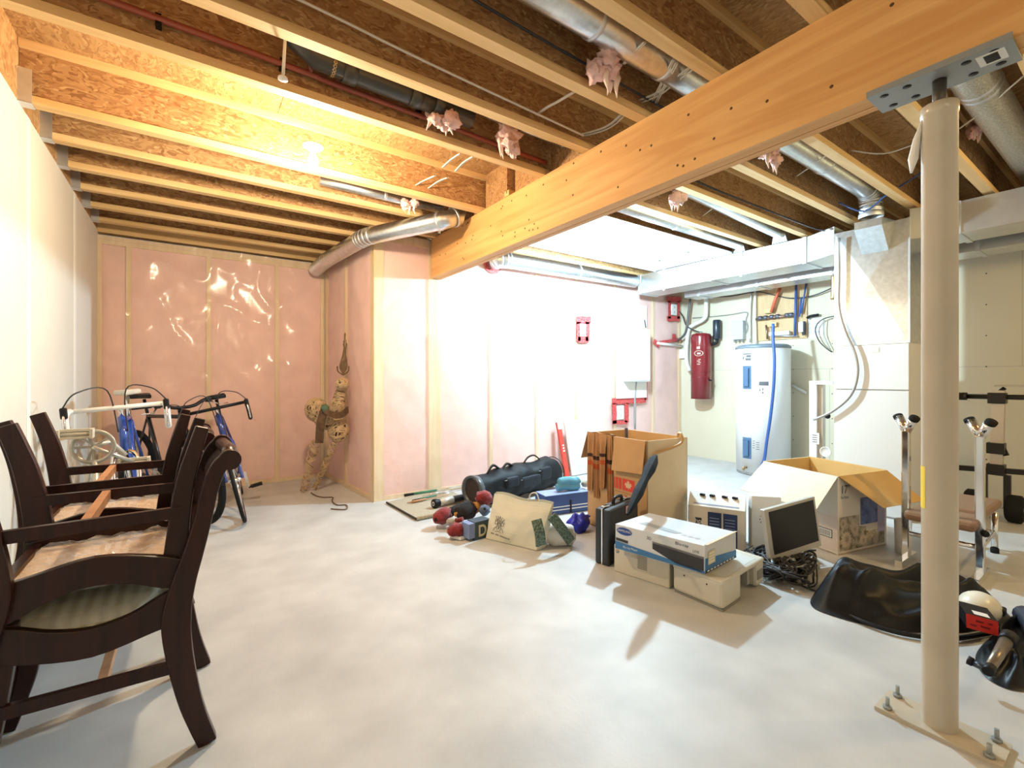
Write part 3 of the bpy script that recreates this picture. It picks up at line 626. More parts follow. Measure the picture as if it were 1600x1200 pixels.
tape('taped_outlet', 'outlet ringed with red tape below the white electrical panel', [(956, 627, 1009, 625, .08), (960, 630, 960, 662, .08), (979, 630, 979, 660, .08), (957, 660, 980, 660, .05), (1009, 597, 1009, 625, .06)], PM, 'outlet', (964, 634, 974, 655))
tape('taped_outlet', 'outlet ringed with red tape under the trunk duct corner', [(1042, 468, 1064, 468, .08), (1046, 470, 1046, 498, .06), (1060, 470, 1060, 498, .06), (1042, 498, 1062, 498, .07)], PM, 'outlet', (1049, 475, 1057, 493))
tape('tape_patch', 'jagged red tape patch around pipes beside the red canister', [(1021, 533, 1030, 540, .07), (1030, 535, 1064, 530, .04), (1053, 522, 1053, 530, .08)], PM)
px_tube('white_conduit', 'white pipe stub leaving the red taped patch on the wall', 'pipe', [(1026, 536), (1066, 541)], .018, WHITEP, Y=YM-.03)
# ---------------------------------------------------------------- loose insulation and cables in the ceiling
def tuft(label, c, r, seed, spikes=5):
    t = thing('insulation_scrap', label, 'insulation', c); rr = random.Random(seed)
    m = MB()
    for k in range(5):
        m.ball((rr.uniform(-.6, .6)*r, rr.uniform(-.4, .4)*r, rr.uniform(-.4, .5)*r), (r*rr.uniform(.45, .7), r*rr.uniform(.35, .5), r*rr.uniform(.4, .6)), 16, 10, .75, seed+k)
    m.build('tuft', PINKF, t)
    m = MB()
    for k in range(spikes):
        x = rr.uniform(-.8, .8)*r; a = Vector((x, rr.uniform(-.3, .3)*r, -.2*r)); L_ = r*rr.uniform(.7, 1.3)
        m.tube([a, a+Vector((rr.uniform(-.2, .2)*r, 0, -.5*L_)), a+Vector((rr.uniform(-.3, .3)*r, 0, -L_))], [r*.22, r*.12, r*.015], 7)
    m.build('hanging_wisp', mat('pale_wisp', (.84,.66,.58), .95, var=.1), t)
zi = HJ+.07
for lab, c, r, sd in (('ragged pink insulation hanging beside the end of the black drain', AY(690, 178, 2.24), .085, 1), ('torn pink insulation stuffed under the silver pipe near the beam', AY(795, 215, 2.20), .09, 2),
        ('pink insulation clump wedged against the long round duct', AY(948, 108, 1.44), .085, 3), ('white and pink wisp hanging under the beam by the sheet panel', AY(1055, 308, 2.20), .085, 4),
        ('pink insulation clump where the round duct passes the beam', AY(1205, 243, 1.38), .075, 5), ('pink insulation scrap behind the top plate of the post', AY(1512, 142, .62), .07, 6),
        ('pink insulation scrap against the grey speckled duct', AY(1528, 198, .66), .07, 7), ('small pink tuft by the thin silver pipe near the bulb', AY(640, 318, 3.35), .06, 8)):
    tuft(lab, c, r, sd, 4)
tp_ = AX(1433, 232, PX-.02); t = thing('torn_plastic', 'shredded white plastic strip hanging beside the steel post', 'plastic', tp_)
MB(tp_).tube([tp_+Vector((.0, -.02, .10)), tp_+Vector((0, 0, .03)), tp_+Vector((0, .01, -.03)), tp_+Vector((0, .015, -.075))], [.004, .011, .014, .003], 6).build('strip', mat('paper', (.78,.77,.74)), t)
def cable(label, pts, n=3, r=.0045, gap=.012, mt=None):
    t = thing('ceiling_cable', label, 'cable', pts[0]); o0 = Vector(pts[0])
    for k in range(n):
        off = Vector(((k-(n-1)/2)*gap, 0, .004*math.sin(k*2)))
        MB(o0).tube(spline([Vector(p)+off for p in pts], 4), r, 6).build('strand', mt or WIREW, t)
zc_ = HJ+.09
def jz(px, py, z=zc_): return GZ(px, py, z)
for lab, pts, n in (
    ('pair of white cables crossing the joist bay beside the drain end', [jz(692, 262), jz(705, 250), jz(720, 240)], 2),
    ('white cable pair crossing the bay just left of the beam', [jz(712, 268), jz(725, 254), jz(740, 245)], 2),
    ('white cables stapled near the bulb end of the bay', [jz(647, 292), jz(662, 283), jz(680, 275)], 2),
    ('white cables bridging to the wall beside the beam end', [jz(668, 296), jz(685, 284), jz(700, 278)], 2),
    ('three white cables sagging between joists over the beam', [jz(905, 212), jz(935, 204), jz(955, 195), jz(972, 180)], 3),
    ('white cable pair crossing the bay before the beam', [jz(838, 180), jz(855, 168), jz(870, 160), jz(897, 144)], 2),
    ('white cables running past the pink clump on the long duct', [jz(975, 100), jz(990, 84), jz(1008, 66)], 2),
    ('thick bundle of white cables crossing the long round duct', [jz(1022, 160), jz(1040, 125), jz(1055, 95)], 4),
    ('curved white cable bundle meeting the beam top', [jz(1000, 158), jz(1030, 145), jz(1055, 125), jz(1080, 106)], 3),
    ('white cable crossing the round duct beyond the beam', [jz(1245, 275), jz(1270, 258), jz(1292, 242)], 1),
    ('white cable drooping over the bay behind the steel post', [jz(1330, 235), jz(1380, 240), jz(1430, 225), jz(1500, 200), jz(1600, 118)], 1),
    ('short white cable crossing the bay over the trunk duct boot', [jz(1097, 338), jz(1108, 330), jz(1118, 322)], 1)):
    cable(lab, pts, n)
for lab, pts, mt in (('long grey cable clipped along the joist web left of the beam', [(XL+.1, 1.93, HJ+.10), (.2, 1.92, HJ+.13), (.9, 1.915, HJ+.09), (1.85, 1.925, HJ+.06)], WIREW),
                     ('long black cable following the joist web left of the beam', [(XL+.1, 1.52, HJ+.16), (.6, 1.515, HJ+.12), (1.3, 1.52, HJ+.10), (2.4, 1.52, HJ+.08)], WIREB),
                     ('pair of dark cables sagging along the joist beyond the beam', [(2.1, 1.93, HJ+.10), (3.0, 1.92, HJ+.06), (3.8, 1.90, HJ+.05), (4.45, 1.80, HJ-.01), (4.53, 1.72, HJ-.05)], WIREB),
                     ('blue flexible pipe slung across the bay above the furnace', [AX(1310, 322, 4.2)+Vector((0, 0, .03)), AX(1350, 330, 4.3), AX(1385, 305, 4.3), AX(1440, 270, 4.3)], BLUE)):
    cable(lab, pts, 2 if 'pair' in lab else 1, .006, .02, mt)
# ================================================================ stacked dining chairs
MAH = wood('mahogany', (.016,.0034,.002), (.034,.0075,.004), 2, rough=.34, scale=20, coat=.12, spec=.3)
RAWW = wood('raw_wood', (.42,.20,.10), (.55,.29,.15), 0, rough=.6)
SEATPLY = mat('seat_plywood', (.62,.40,.22), .6, var=.12, vscale=4, stretch=(1, 5, 1))
def stripes():
    m = bpy.data.materials.new('striped_fabric'); m.use_nodes = True; N = m.node_tree.nodes; L = m.node_tree.links; b = N['Principled BSDF']
    tc = N.new('ShaderNodeTexCoord'); wv = N.new('ShaderNodeTexWave'); wv.inputs['Scale'].default_value = 9; wv.inputs['Distortion'].default_value = .3; wv.bands_direction = 'X'
    r = N.new('ShaderNodeValToRGB'); r.color_ramp.elements[0].color = (.42,.37,.22,1); r.color_ramp.elements[1].color = (.66,.62,.44,1)
    L.new(tc.outputs['Object'], wv.inputs[0]); L.new(wv.outputs[0], r.inputs[0]); L.new(r.outputs[0], b.inputs['Base Color']); b.inputs['Roughness'].default_value = .7; return m
STRIPE = stripes()
W2 = .23
REARP = [(.078, 0, .048), (.052, .08, .052), (.030, .164, .058), (.008, .29, .066), (.0, .40, .074), (.016, .5, .062), (.046, .606, .050), (.068, .70, .046), (.084, .78, .045), (.106, .84, .044), (.132, .868, .042)]
FRNTP = [(-.44, 0, .036), (-.418, .08, .042), (-.396, .17, .048), (-.380, .30, .055), (-.372, .40, .064), (-.370, .478, .068)]
def lerp(P, n):
    out = []
    for i in range(n):
        k = min(i//4, len(P)-2); f = i/4-k; out.append(P[k][2]*(1-f)+P[k+1][2]*f)
    return out
def make_chair():
    t = thing('dining_chair', 'x', 'chair')
    for s in (-1, 1):
        sp = spline([(x, 0, z) for x, z, th in REARP], 4); th = lerp(REARP, len(sp))
        o = MB().ribbon([p+Vector((0, s*W2, 0)) for p in sp], .034, th, (0, 1, 0)).build('rear_leg', MAH, t, bevel=.004)
        MB().cyl((.136, s*(W2+.018), .862), (.136, s*(W2-.018), .862), .031, 18).build('scroll', MAH, o)
        sp = spline([(x, 0, z) for x, z, th in FRNTP], 4); th = lerp(FRNTP, len(sp))
        MB().ribbon([p+Vector((0, s*(W2-.042), 0)) for p in sp], .034, th, (0, 1, 0)).build('front_leg', MAH, t, bevel=.004)
        top = [(-.40, .455), (-.385, .478), (-.34, .470), (-.27, .440), (-.19, .425), (-.11, .438), (-.05, .468), (-.02, .48), (.03, .48)]
        bot = [(.03, .385), (-.05, .372), (-.19, .345), (-.33, .372), (-.40, .40)]
        top = [(p.x, p.z) for p in spline([(a, 0, b) for a, b in top], 4)]; bot = [(p.x, p.z) for p in spline([(a, 0, b) for a, b in bot], 4)]
        MB().prism(top+bot, (0, .024, 0), (0, s*(W2-.022)-.012, 0)).build('side_rail', MAH, t, bevel=.003)
        MB().obox((-.385, s*(W2-.03), .255), (.015, s*(W2-.01), .255), .018, .034).build('stretcher', MAH, t)
    MB().obox((-.17, -W2+.03, .255), (-.17, W2-.03, .255), .022, .03).build('cross_stretcher', RAWW, t)
    MB().box((-.395, -W2+.06, .39), (-.37, W2-.06, .468)).build('front_rail', MAH, t)
    MB().box((-.01, -W2+.02, .39), (.015, W2-.02, .475)).build('rear_rail', MAH, t)
    def cush(i, j):
        x = -.375+.38*i; y = (-W2+.03)+(2*W2-.06)*j
        return Vector((x, y, .425+.028*(1-(2*j-1)**4)*(1-(2*i-1)**6)+.03*abs(2*i-1)**3))
    MB().grid(cush, 14, 12).build('seat_cushion', STRIPE, t)
    MB().grid(lambda i, j: cush(i, j)+Vector((0, 0, .006+.006*mnoise.noise(Vector((i*9, j*6, 2))))), 24, 20).build('plastic_cover', CLEAR, t)
    MB().box((-.365, -W2+.035, .405), (-.01, W2-.035, .418)).build('seat_board', SEATPLY, t)
    def crum(i, j):
        return Vector((-.35+.33*i, -W2+.05+(2*W2-.1)*j, .400-.028*abs(mnoise.noise(Vector((i*4.5, j*4, 7.7))))-.012*abs(mnoise.noise(Vector((i*13, j*12, 1))))))
    MB().grid(crum, 26, 26, False).build('crumpled_plastic', CLEAR, t)
    MB().box((-.22, -.12, .4035), (-.14, -.02, .4045)).build('paper_label', MATS['paper'], t)
    def crest(i, j):
        y = -W2+2*W2*i; a = j
        return Vector((.075+.065*j**2+.012*(1-(2*i-1)**2), y, .755+.11*j))
    m = MB(); m.grid(crest, 10, 6); m.grid(lambda i, j: crest(i, j)+Vector((.018, 0, 0)), 10, 6); m.build('crest_rail', MAH, t)
    MB().tube([(.136, -W2+.01, .862), (.148, 0, .862), (.136, W2-.01, .862)], .024, 12).build('crest_roll', MAH, t)
    m = MB(); m.obox((.05, -W2+.01, .62), (.05, W2-.01, .62), .02, .04); m.build('back_slat', MAH, t)
    return t
ch = make_chair()
spots = [((-.03, 1.93), 0, 'dark mahogany dining chair upright on the floor, farther from the bicycles', .0),
         ((-.03-.375, 1.93), 1, 'inverted dark mahogany dining chair stacked farther from the bicycles', .0),
         ((-.075, 2.54), 0, 'dark mahogany dining chair upright on the floor nearer the bicycles', .02),
         ((-.075-.375, 2.54), 1, 'inverted dark mahogany dining chair stacked nearer the bicycles', .02)]
for i, ((x, y), inv, lb, rz) in enumerate(spots):
    c = ch if i == 0 else copy_tree(ch)
    c.location = (x, y, .966 if inv else 0); c.rotation_euler = (0, PI if inv else 0, 0)
    c['label'] = lb; c['group'] = 'stacked dining chairs'
# ================================================================ bicycles
def make_bike(name, label, frame_m, bar='drop', tape_m=None, saddle_m=None, fat=.012, rim_m=None, fork_m=None, pedal_m=None):
    """x is forward, z up, origin under the bottom bracket; wheelbase 1.0"""
    t = thing(name, label, 'bicycle', group='bicycles against the wall')
    R_, T_ = .335, fat
    FH, RH, BB = Vector((.585, 0, R_)), Vector((-.42, 0, R_)), Vector((0, 0, .275))
    HT, HB_ = Vector((.40, 0, .82)), Vector((.445, 0, .67)); ST = Vector((-.16, 0, .80))
    for nm, H in (('front_wheel', FH), ('rear_wheel', RH)):
        N_ = 36; ring = [H+Vector((math.cos(2*PI*k/N_), 0, math.sin(2*PI*k/N_)))*(R_-T_) for k in range(N_+1)]
        wq = MB().tube(ring, T_, 8, cap=False).build(nm, RUB, t)
        ring = [H+Vector((math.cos(2*PI*k/N_), 0, math.sin(2*PI*k/N_)))*(R_-2*T_-.006) for k in range(N_+1)]
        MB().tube(ring, .008, 6, cap=False).build('rim', rim_m or CHROME, wq)
        MB().cyl(H+Vector((0, -.045, 0)), H+Vector((0, .045, 0)), .016, 10).build('hub', CHROME, wq)
        m = MB()
        for k in range(24):
            a = 2*PI*k/24; s = .03*(1 if k % 2 else -1)
            m.tube([H+Vector((.015*math.cos(a+.5), s, .015*math.sin(a+.5))), H+Vector((math.cos(a), 0, math.sin(a)))*(R_-2*T_-.008)], .0016, 4, smooth=False)
        m.build('spokes', CHROME, wq)
    m = MB()
    for a, b, r in ((HT, ST, .015), (HB_, BB, .018), (ST, BB, .016), (HT+Vector((-.005, 0, .02)), HB_+Vector((.006, 0, -.02)), .020)): m.tube([a, b], r, 12)
    for s in (-1, 1):
        m.tube([ST+Vector((0, s*.012, -.02)), RH+Vector((0, s*.055, 0))], .008, 8); m.tube([BB+Vector((-.02, s*.025, 0)), RH+Vector((0, s*.055, 0))], .009, 8)
    m.build('frame', frame_m, t)
    m = MB()
    for s in (-1, 1): m.tube(spline([HB_+Vector((.008, 0, -.02)), HB_+Vector((.02, s*.05, -.05)), FH+Vector((-.03, s*.055, .12)), FH+Vector((0, s*.055, 0))], 4), .012 if T_ < .02 else .018, 8)
    m.build('fork', fork_m or frame_m, t)
    sp = MB().cyl(ST, ST+Vector((-.035, 0, .14)), .012, 10).build('seat_post', CHROME if saddle_m is not BLACK else BLACK, t)
    c = ST+Vector((-.04, 0, .165)); m = MB()
    m.prism([(-.12, -.07), (-.13, 0), (-.12, .07), (-.06, .075), (.0, .04), (.10, .018), (.145, 0), (.10, -.018), (0, -.04), (-.06, -.075)], (0, 0, .035), c-Vector((0, 0, .015)), (1, 0, 0), (0, 1, 0))
    m.build('saddle', saddle_m or BLACK, t, bevel=.012)
    st = HT+Vector((-.01, 0, .05)); hc = st+Vector((.09, 0, .03))
    MB().tube([HT, st, hc], .013, 10).build('stem', CHROME if bar == 'drop' else BLACK, t)
    hb = thing  # bar
    if bar == 'drop':
        o = MB().tube([hc+Vector((0, -.20, 0)), hc, hc+Vector((0, .20, 0))], .013, 10).build('handlebar', tape_m or BLACK, t)
        for s in (-1, 1):
            pts = [hc+Vector((0, s*.20, 0)), hc+Vector((.05, s*.205, .0)), hc+Vector((.10, s*.21, -.03)), hc+Vector((.095, s*.21, -.10)), hc+Vector((.04, s*.21, -.13)), hc+Vector((-.03, s*.21, -.13))]
            MB().tube(spline(pts, 4), .015, 10).build('drop_grip', tape_m or BLACK, o)
            b0 = hc+Vector((.105, s*.21, -.02)); m = MB(); m.cbox(b0+Vector((.015, 0, .02)), (.035, .028, .06), .008); m.build('brake_hood', BLACK, o)
            MB().tube(spline([b0+Vector((.03, 0, .01)), b0+Vector((.05, 0, -.04)), b0+Vector((.035, 0, -.10))], 3), .006, 6).build('brake_lever', CHROME, o)
            MB().tube(spline([b0+Vector((.02, 0, .05)), b0+Vector((.06, -s*.06, .12)), hc+Vector((.05, s*.04, .10)), HT+Vector((.03, s*.02, -.06))], 6), .0035, 6).build('brake_cable', WIREB, o)
    else:
        o = MB().tube(spline([hc+Vector((-.04, -.31, .04)), hc+Vector((-.02, -.16, .035)), hc+Vector((0, -.06, 0)), hc+Vector((0, .06, 0)), hc+Vector((-.02, .16, .035)), hc+Vector((-.04, .31, .04))], 5), .013, 10).build('handlebar', BLACK, t)
        for s in (-1, 1):
            MB().cyl(hc+Vector((-.04, s*.315, .04)), hc+Vector((-.028, s*.20, .037)), .017, 12).build('grip', RUB, o)
            MB().cbox(hc+Vector((-.01, s*.17, .03)), (.04, .035, .035), .006).build('brake_clamp', BLACK, o)
            MB().tube([hc+Vector((0, s*.18, .02)), hc+Vector((.05, s*.22, -.01)), hc+Vector((.045, s*.29, -.01))], .006, 6).build('brake_lever', CHROME, o)
            MB().tube(spline([hc+Vector((.01, s*.15, .03)), hc+Vector((.10, s*.08, .02)), hc+Vector((.08, s*.02, -.10)), HB_+Vector((.03, s*.03, 0))], 6), .003, 6).build('brake_cable', WIREB, o)
    m = MB(); m.lathe([(.075, -.003), (.094, -.003), (.099, 0), (.094, .003), (.075, .003), (.075, -.003)], BB+Vector((0, -.05, 0)), (0, 1, 0), 28)
    for k in range(5): m.obox(BB+Vector((0, -.05, 0)), BB+Vector((.08*math.cos(k*1.2566), -.05, .08*math.sin(k*1.2566))), .014, .006, (0, 1, 0))
    m.build('chainring', CHROME, t)
    for k, (s, a) in enumerate(((-1, 1.2), (1, 1.2+PI))):
        e = BB+Vector((math.cos(a)*.17, s*.07, math.sin(a)*.17)); q = MB().obox(BB+Vector((0, s*.07, 0)), e, .014, .022, (0, 1, 0)).build('crank', CHROME, t)
        m = MB()
        for d in (-.028, .028): m.obox(e+Vector((d, s*.02, 0)), e+Vector((d, s*.11, 0)), .012, .02)
        m.cbox(e+Vector((0, s*.105, 0)), (.065, .01, .02)); m.cbox(e+Vector((0, s*.03, 0)), (.065, .012, .02)); m.cyl(e, e+Vector((0, s*.1, 0)), .01, 8)
        m.build('pedal', pedal_m or BLACK, q)
    m = MB(); m.tube([BB+Vector((0, -.05, .095)), RH+Vector((0, -.045, .04))], .004, 5); m.tube([BB+Vector((0, -.05, -.095)), RH+Vector((.05, -.045, -.09)), RH+Vector((0, -.045, -.04))], .004, 5); m.build('chain', STEEL, t)
    m = MB()
    for k in range(6): m.lathe([(.018, 0), (.022+.005*k, .001), (.018, .002)], RH+Vector((0, -.055+.004*k, 0)), (0, 1, 0), 16)
    m.build('sprockets', CHROME, t)
    return t
def park(t, contact, heading, lean):
    """contact: floor point of the front wheel; heading: angle of forward direction; lean: tilt to the left wall"""
    M = Matrix.Rotation(heading, 4, 'Z') @ Matrix.Rotation(lean, 4, 'X')
    off = M @ Vector((.585, 0, 0)); t.location = (contact[0]-off.x, contact[1]-off.y, .004); t.rotation_euler = M.to_euler()
TOWARD = -PI/2      # forward points to the camera end of the room
BFR = mat('bike_blue', (.02,.07,.36), .25, coat=.5); BKF = mat('bike_black', (.012,.012,.014), .3, coat=.3)
PEDC = mat('cream_metal', (.62,.58,.48), .4)
bk = make_bike('road_bicycle', 'blue road bicycle with white taped drop handlebars and white saddle', BFR, 'drop', WHITEP, mat('saddle_cream', (.66,.62,.52), .5), .013, fork_m=CHROME, pedal_m=PEDC)
bk.scale = (1.05,)*3; park(bk, (-.25, 3.45), TOWARD+.03, .085)
bk = make_bike('mountain_bicycle', 'black mountain bicycle with flat handlebar between the two road bicycles', BKF, 'flat', None, BLACK, .026)
park(bk, (.10, 4.22), TOWARD+.42, .10)
bk = make_bike('road_bicycle', 'dark blue road bicycle with black drop bars, farthest from the wall', mat('bike_navy', (.025,.05,.22), .25, coat=.5), 'drop', BLACK, BLACK, .013)
park(bk, (.36, 4.12), TOWARD-.06, .22)
# bare bicycle frame standing wheelless between the wall and the white-barred bicycle
B0 = AY(147, 697, 3.12); t = thing('bicycle_frame', 'stripped cream bicycle frame with pedals leaning on the pale wall', 'bicycle frame', (B0.x, B0.y, 0)); OB = t.location.copy()
SLV = mat('frame_silver', (.50,.48,.42), .35, .5)
m = MB(OB)
for pts in ([B0, (-.50, 3.22, .014)], [B0, (-.36, 3.00, .30), (-.35, 2.99, .014)], [(-.36, 3.00, .30), (-.47, 3.17, .30)], [B0, AY(172, 690, 3.2), AY(196, 712, 3.2)]): m.tube(pts, .015, 10)
m.build('tubes', SLV, t)
ax_ = (AY(210, 722, 3.16)-AY(118, 678, 3.05)); axn = Vector((ax_.x*.2, -1, 0)).normalized()
m = MB(OB); m.lathe([(.068, -.003), (.084, -.003), (.088, 0), (.084, .003), (.068, .003), (.068, -.003)], B0+axn*.03, axn, 30)
uu, vv, _d = basis(axn)
for k in range(5): m.obox(B0+axn*.03, B0+axn*.03+(uu*math.cos(k*1.2566)+vv*math.sin(k*1.2566))*.07, .012, .006, axn)
m.build('chainring', SLV, t)
for p_, q_ in ((AY(118, 678, 3.05), -1), (AY(210, 722, 3.16), 1)):
    c_ = MB(OB).tube([B0+axn*.05*q_, p_], .010, 8).build('crank', SLV, t)
    m = MB(OB); e = p_; dx = Vector((1, .05, 0))
    for d in (-.03, .03): m.obox(e+Vector((-.06, 0, d*.6)), e+Vector((.06, 0, d*.6)), .02, .012)
    m.cbox(e+Vector((-.06, 0, 0)), (.012, .07, .045)); m.cbox(e+Vector((.06, 0, 0)), (.012, .07, .045)); m.cyl(e+Vector((-.06, 0, 0)), e+Vector((.06, 0, 0)), .011, 8); m.build('pedal', PEDC, c_)
# ================================================================ wicker reindeer
VINE = mat('vine', (.52,.37,.22), .8, var=.2, vscale=20)
VINED = mat('vine_dark', (.16,.10,.055), .85, var=.2, vscale=20)
def wicker(m, c, rad, n, rr, ax=None, r=.0042):
    c = Vector(c); Mx = ax or Matrix.Identity(3)
    for k in range(n):
        nrm = Vector((rr.gauss(0, 1), rr.gauss(0, 1), rr.gauss(0, 1))).normalized(); u, v, d = basis(nrm); h = rr.uniform(-.55, .55); q = math.sqrt(1-h*h); ph = rr.uniform(0, 6)
        N_ = 22; pts = []
        for i in range(N_+1):
            a = ph+2*PI*i/N_*rr.choice((1, 1)); p = (u*math.cos(a)+v*math.sin(a))*q+d*h
            pts.append(c+Mx @ Vector((p.x*rad[0], p.y*rad[1], p.z*rad[2])))
        m.tube(pts, r*rr.uniform(.8, 1.3), 5, cap=False)
def leg_w(m, a, b, ra, rb, rr):
    a, b = Vector(a), Vector(b); u, v, d = basis(b-a)
    for k in range(9):
        ph = rr.uniform(0, 6); tw = rr.choice((-1, 1))*rr.uniform(6, 14); pts = []
        for i in range(31):
            f = i/30; q = ra+(rb-ra)*f; an = ph+tw*f*2; pts.append(a+(b-a)*f+(u*math.cos(an)+v*math.sin(an))*q)
        m.tube(pts, .004, 5)
YD = 4.62; f1, f2 = GZ(474, 769), GZ(491, 766); rd = thing('wicker_reindeer', 'leaning wicker reindeer ornament with twig antlers and brown scarf', 'ornament', f1); O = f1; rr = random.Random(5)
A_ = lambda x, y, Y=YD: AY(x, y, Y)
m = MB(O); wicker(m, A_(529, 672), (.095, .10, .115), 46, rr); wicker(m, A_(494, 640, 4.72), (.10, .10, .115), 44, rr); wicker(m, A_(512, 655, 4.68), (.12, .10, .10), 40, rr)
m.build('body', VINE, rd)
m = MB(O); leg_w(m, A_(526, 640), A_(534, 608), .065, .05, rr); wicker(m, A_(527, 635), (.065, .065, .09), 26, rr); m.build('neck', VINE, rd)
m = MB(O); wicker(m, A_(535, 600, 4.58), (.062, .065, .062), 40, rr, r=.0036); m.build('head', VINE, rd)
m = MB(O); leg_w(m, A_(494, 690, 4.72), f1+Vector((0, 0, .012)), .05, .03, rr); m.build('leg', VINE, rd)
m = MB(O); leg_w(m, A_(524, 690), f2+Vector((0, 0, .012)), .035, .022, rr); m.build('leg', VINE, rd)
m = MB(O)
for k in range(8):
    a = A_(536, 584, 4.60); x = rr.uniform(-6, 6); pts = [a, A_(536+x, 572, 4.60), A_(538+x*.5+rr.uniform(-2, 2), 552, 4.60), A_(539+rr.uniform(-3, 3), rr.uniform(518, 540), 4.60)]
    m.tube(spline(pts, 4), [.007]*5+[.006]*4+[.004]*4, 6)
for s in (-1, 1): m.tube(spline([A_(536, 586, 4.6), A_(536+s*8, 580, 4.6), A_(536+s*9, 572, 4.6)], 4), .007, 6)
m.build('antlers', VINED, rd)
SCF = mat('scarf_brown', (.10,.055,.03), .9, var=.35, vscale=30)
m = MB(O); m.ribbon(spline([A_(506, 641, 4.5), A_(520, 648, 4.47), A_(534, 648, 4.47), A_(543, 640, 4.52)], 4), .06, .025, (0, .2, 1)); sf = m.build('scarf', SCF, rd)
m = MB(O); m.ribbon(spline([A_(508, 638, 4.52), A_(501, 660, 4.52), A_(499, 692, 4.55)], 4), .07, .02, (1, -.5, 0)); m.build('scarf_end', SCF, sf)
MB(O).ball(A_(508, 638, 4.5), (.04, .03, .035), 12, 8, .5, 3).build('scarf_bow', mat('scarf_green', (.10,.16,.11), .9), sf)
pts = [GZ(x, y, .006) for x, y in ((486, 770), (495, 775), (506, 777), (520, 777), (519, 783), (527, 789), (541, 789), (540, 796), (517, 795))]
tag(MB(pts[0]).tube(spline(pts, 4), .005, 6).build('extension_cord', mat('brown_cord', (.13,.07,.035), .6), loc=pts[0]), 'thin brown cord trailing from the reindeer feet over the floor', 'cord')
# ================================================================ things on the floor
CARD = mat('cardboard', (.50,.29,.13), .8, var=.06, vscale=5)
CARDI = mat('cardboard_inside', (.62,.38,.17), .8, var=.05, vscale=5)
CARDL = mat('cardboard_pale', (.70,.58,.40), .8, var=.04, vscale=5)
def zc_of(p): return p[0]*sY+p[1]*cY
def zat(p, y): return CH+(HZ-y)/FP*zc_of(p)
def cbx(m, o, u, v, h, z0=0):
    """box on corner o with edge vectors u, v and height h"""
    o = Vector((o[0], o[1], z0)); u, v = Vector((u[0], u[1], 0)), Vector((v[0], v[1], 0)); w_ = Vector((0, 0, h))
    return m.add([o, o+u, o+u+v, o+v, o+w_, o+u+w_, o+u+v+w_, o+v+w_], [(0,3,2,1),(4,5,6,7),(0,1,5,4),(1,2,6,5),(2,3,7,6),(3,0,4,7)])
def panel(m, a, b, c, d, th, inward):
    """thin board a-b-c-d with thickness th towards inward"""
    P = [Vector(p) for p in (a, b, c, d)]; n = Vector(inward).normalized()*th
    return m.add(P+[p+n for p in P], [(0,1,2,3),(7,6,5,4),(0,4,5,1),(1,5,6,2),(2,6,7,3),(3,7,4,0)])
Z3 = Vector((0, 0, 1))
# ---------------------------------------------------------------- tall cardboard box
o = Vector((2.475, 1.975, 0)); U = Vector((.03, .585, 0)); V = Vector((.41, -.02, 0)); H = .70
bx = thing('cardboard_box', 'tall open moving box with red maple leaf print and striped cloth over its edge', 'box', o+U/2+V/2); OB = bx.location.copy()
n1 = Vector((1, 0, 0)); 
m = MB(OB); panel(m, o, o+U, o+U+Z3*H, o+Z3*H, .006, V); m.build('front_panel', CARD, bx)
m = MB(OB); panel(m, o+V, o+V+U, o+V+U+Z3*H, o+V+Z3*H, .006, -V); m.build('back_panel', CARDI, bx)
m = MB(OB); panel(m, o, o+V, o+V+Z3*H, o+Z3*H, .006, U); m.build('side_panel', CARDL, bx)
m = MB(OB); panel(m, o+U, o+U+V, o+U+V+Z3*H, o+U+Z3*H, .006, -U); m.build('side_panel', CARDI, bx)
m = MB(OB); cbx(m, o, U, V, .008); m.build('bottom_panel', CARD, bx)
nf = Vector((-1, 0, 0))
m = MB(OB); panel(m, o+U*.02+Z3*H, o+U*.50+Z3*H, o+U*.50+Z3*(H-.235)+nf*.035, o+U*.02+Z3*(H-.215)+nf*.035, .006, nf); m.build('outer_flap', CARD, bx)
m = MB(OB); panel(m, o+U*1.0+Z3*H, o+U+V*.95+Z3*H, o+U+V*.95+Z3*(H-.2)+Vector((0, .05, 0)), o+U+Z3*(H-.2)+Vector((-.02, .05, 0)), .006, (0, 1, 0)); m.build('end_flap', CARD, bx)
REDP = mat('red_print', (.62,.05,.03), .7)
def onfront(u, z, d=.0015): return o+U*u+Z3*z+nf*d
fl_ = [c for c in bx.children if c.name.startswith('front_panel')][0]
z0, z1 = .335, .415
for (u0, u1) in ((.19, .38), (.40, .44), (.455, .485), (.50, .515)):
    m = MB(OB); panel(m, onfront(u0, z0), onfront(u1, z0), onfront(u1, z1), onfront(u0, z1), .001, nf); m.build('red_block', REDP, fl_)
leaf = [(0, -.5), (.04, -.22), (.32, -.26), (.26, -.14), (.48, .06), (.36, .1), (.38, .24), (.2, .2), (.1, .1), (.16, .36), (.08, .32), (0, .5)]
leaf = leaf+[(-a, b) for a, b in leaf[-2:0:-1]]
m = MB(OB); c0 = onfront(.285, .375, .003); m.add([c0+U.normalized()*a*.075+Z3*b*.075 for a, b in leaf], [tuple(range(len(leaf)))]); m.build('maple_leaf', mat('leaf_card', (.66,.48,.30), .8), fl_)
for k, (z, u1) in enumerate(((.315, .50), (.30, .40), (.24, .52), (.225, .30))):
    m = MB(OB); panel(m, onfront(.20, z), onfront(u1, z), onfront(u1, z+.004), onfront(.20, z+.004), .0005, nf); m.build('print_line', mat('brown_print', (.28,.13,.05), .8), fl_)
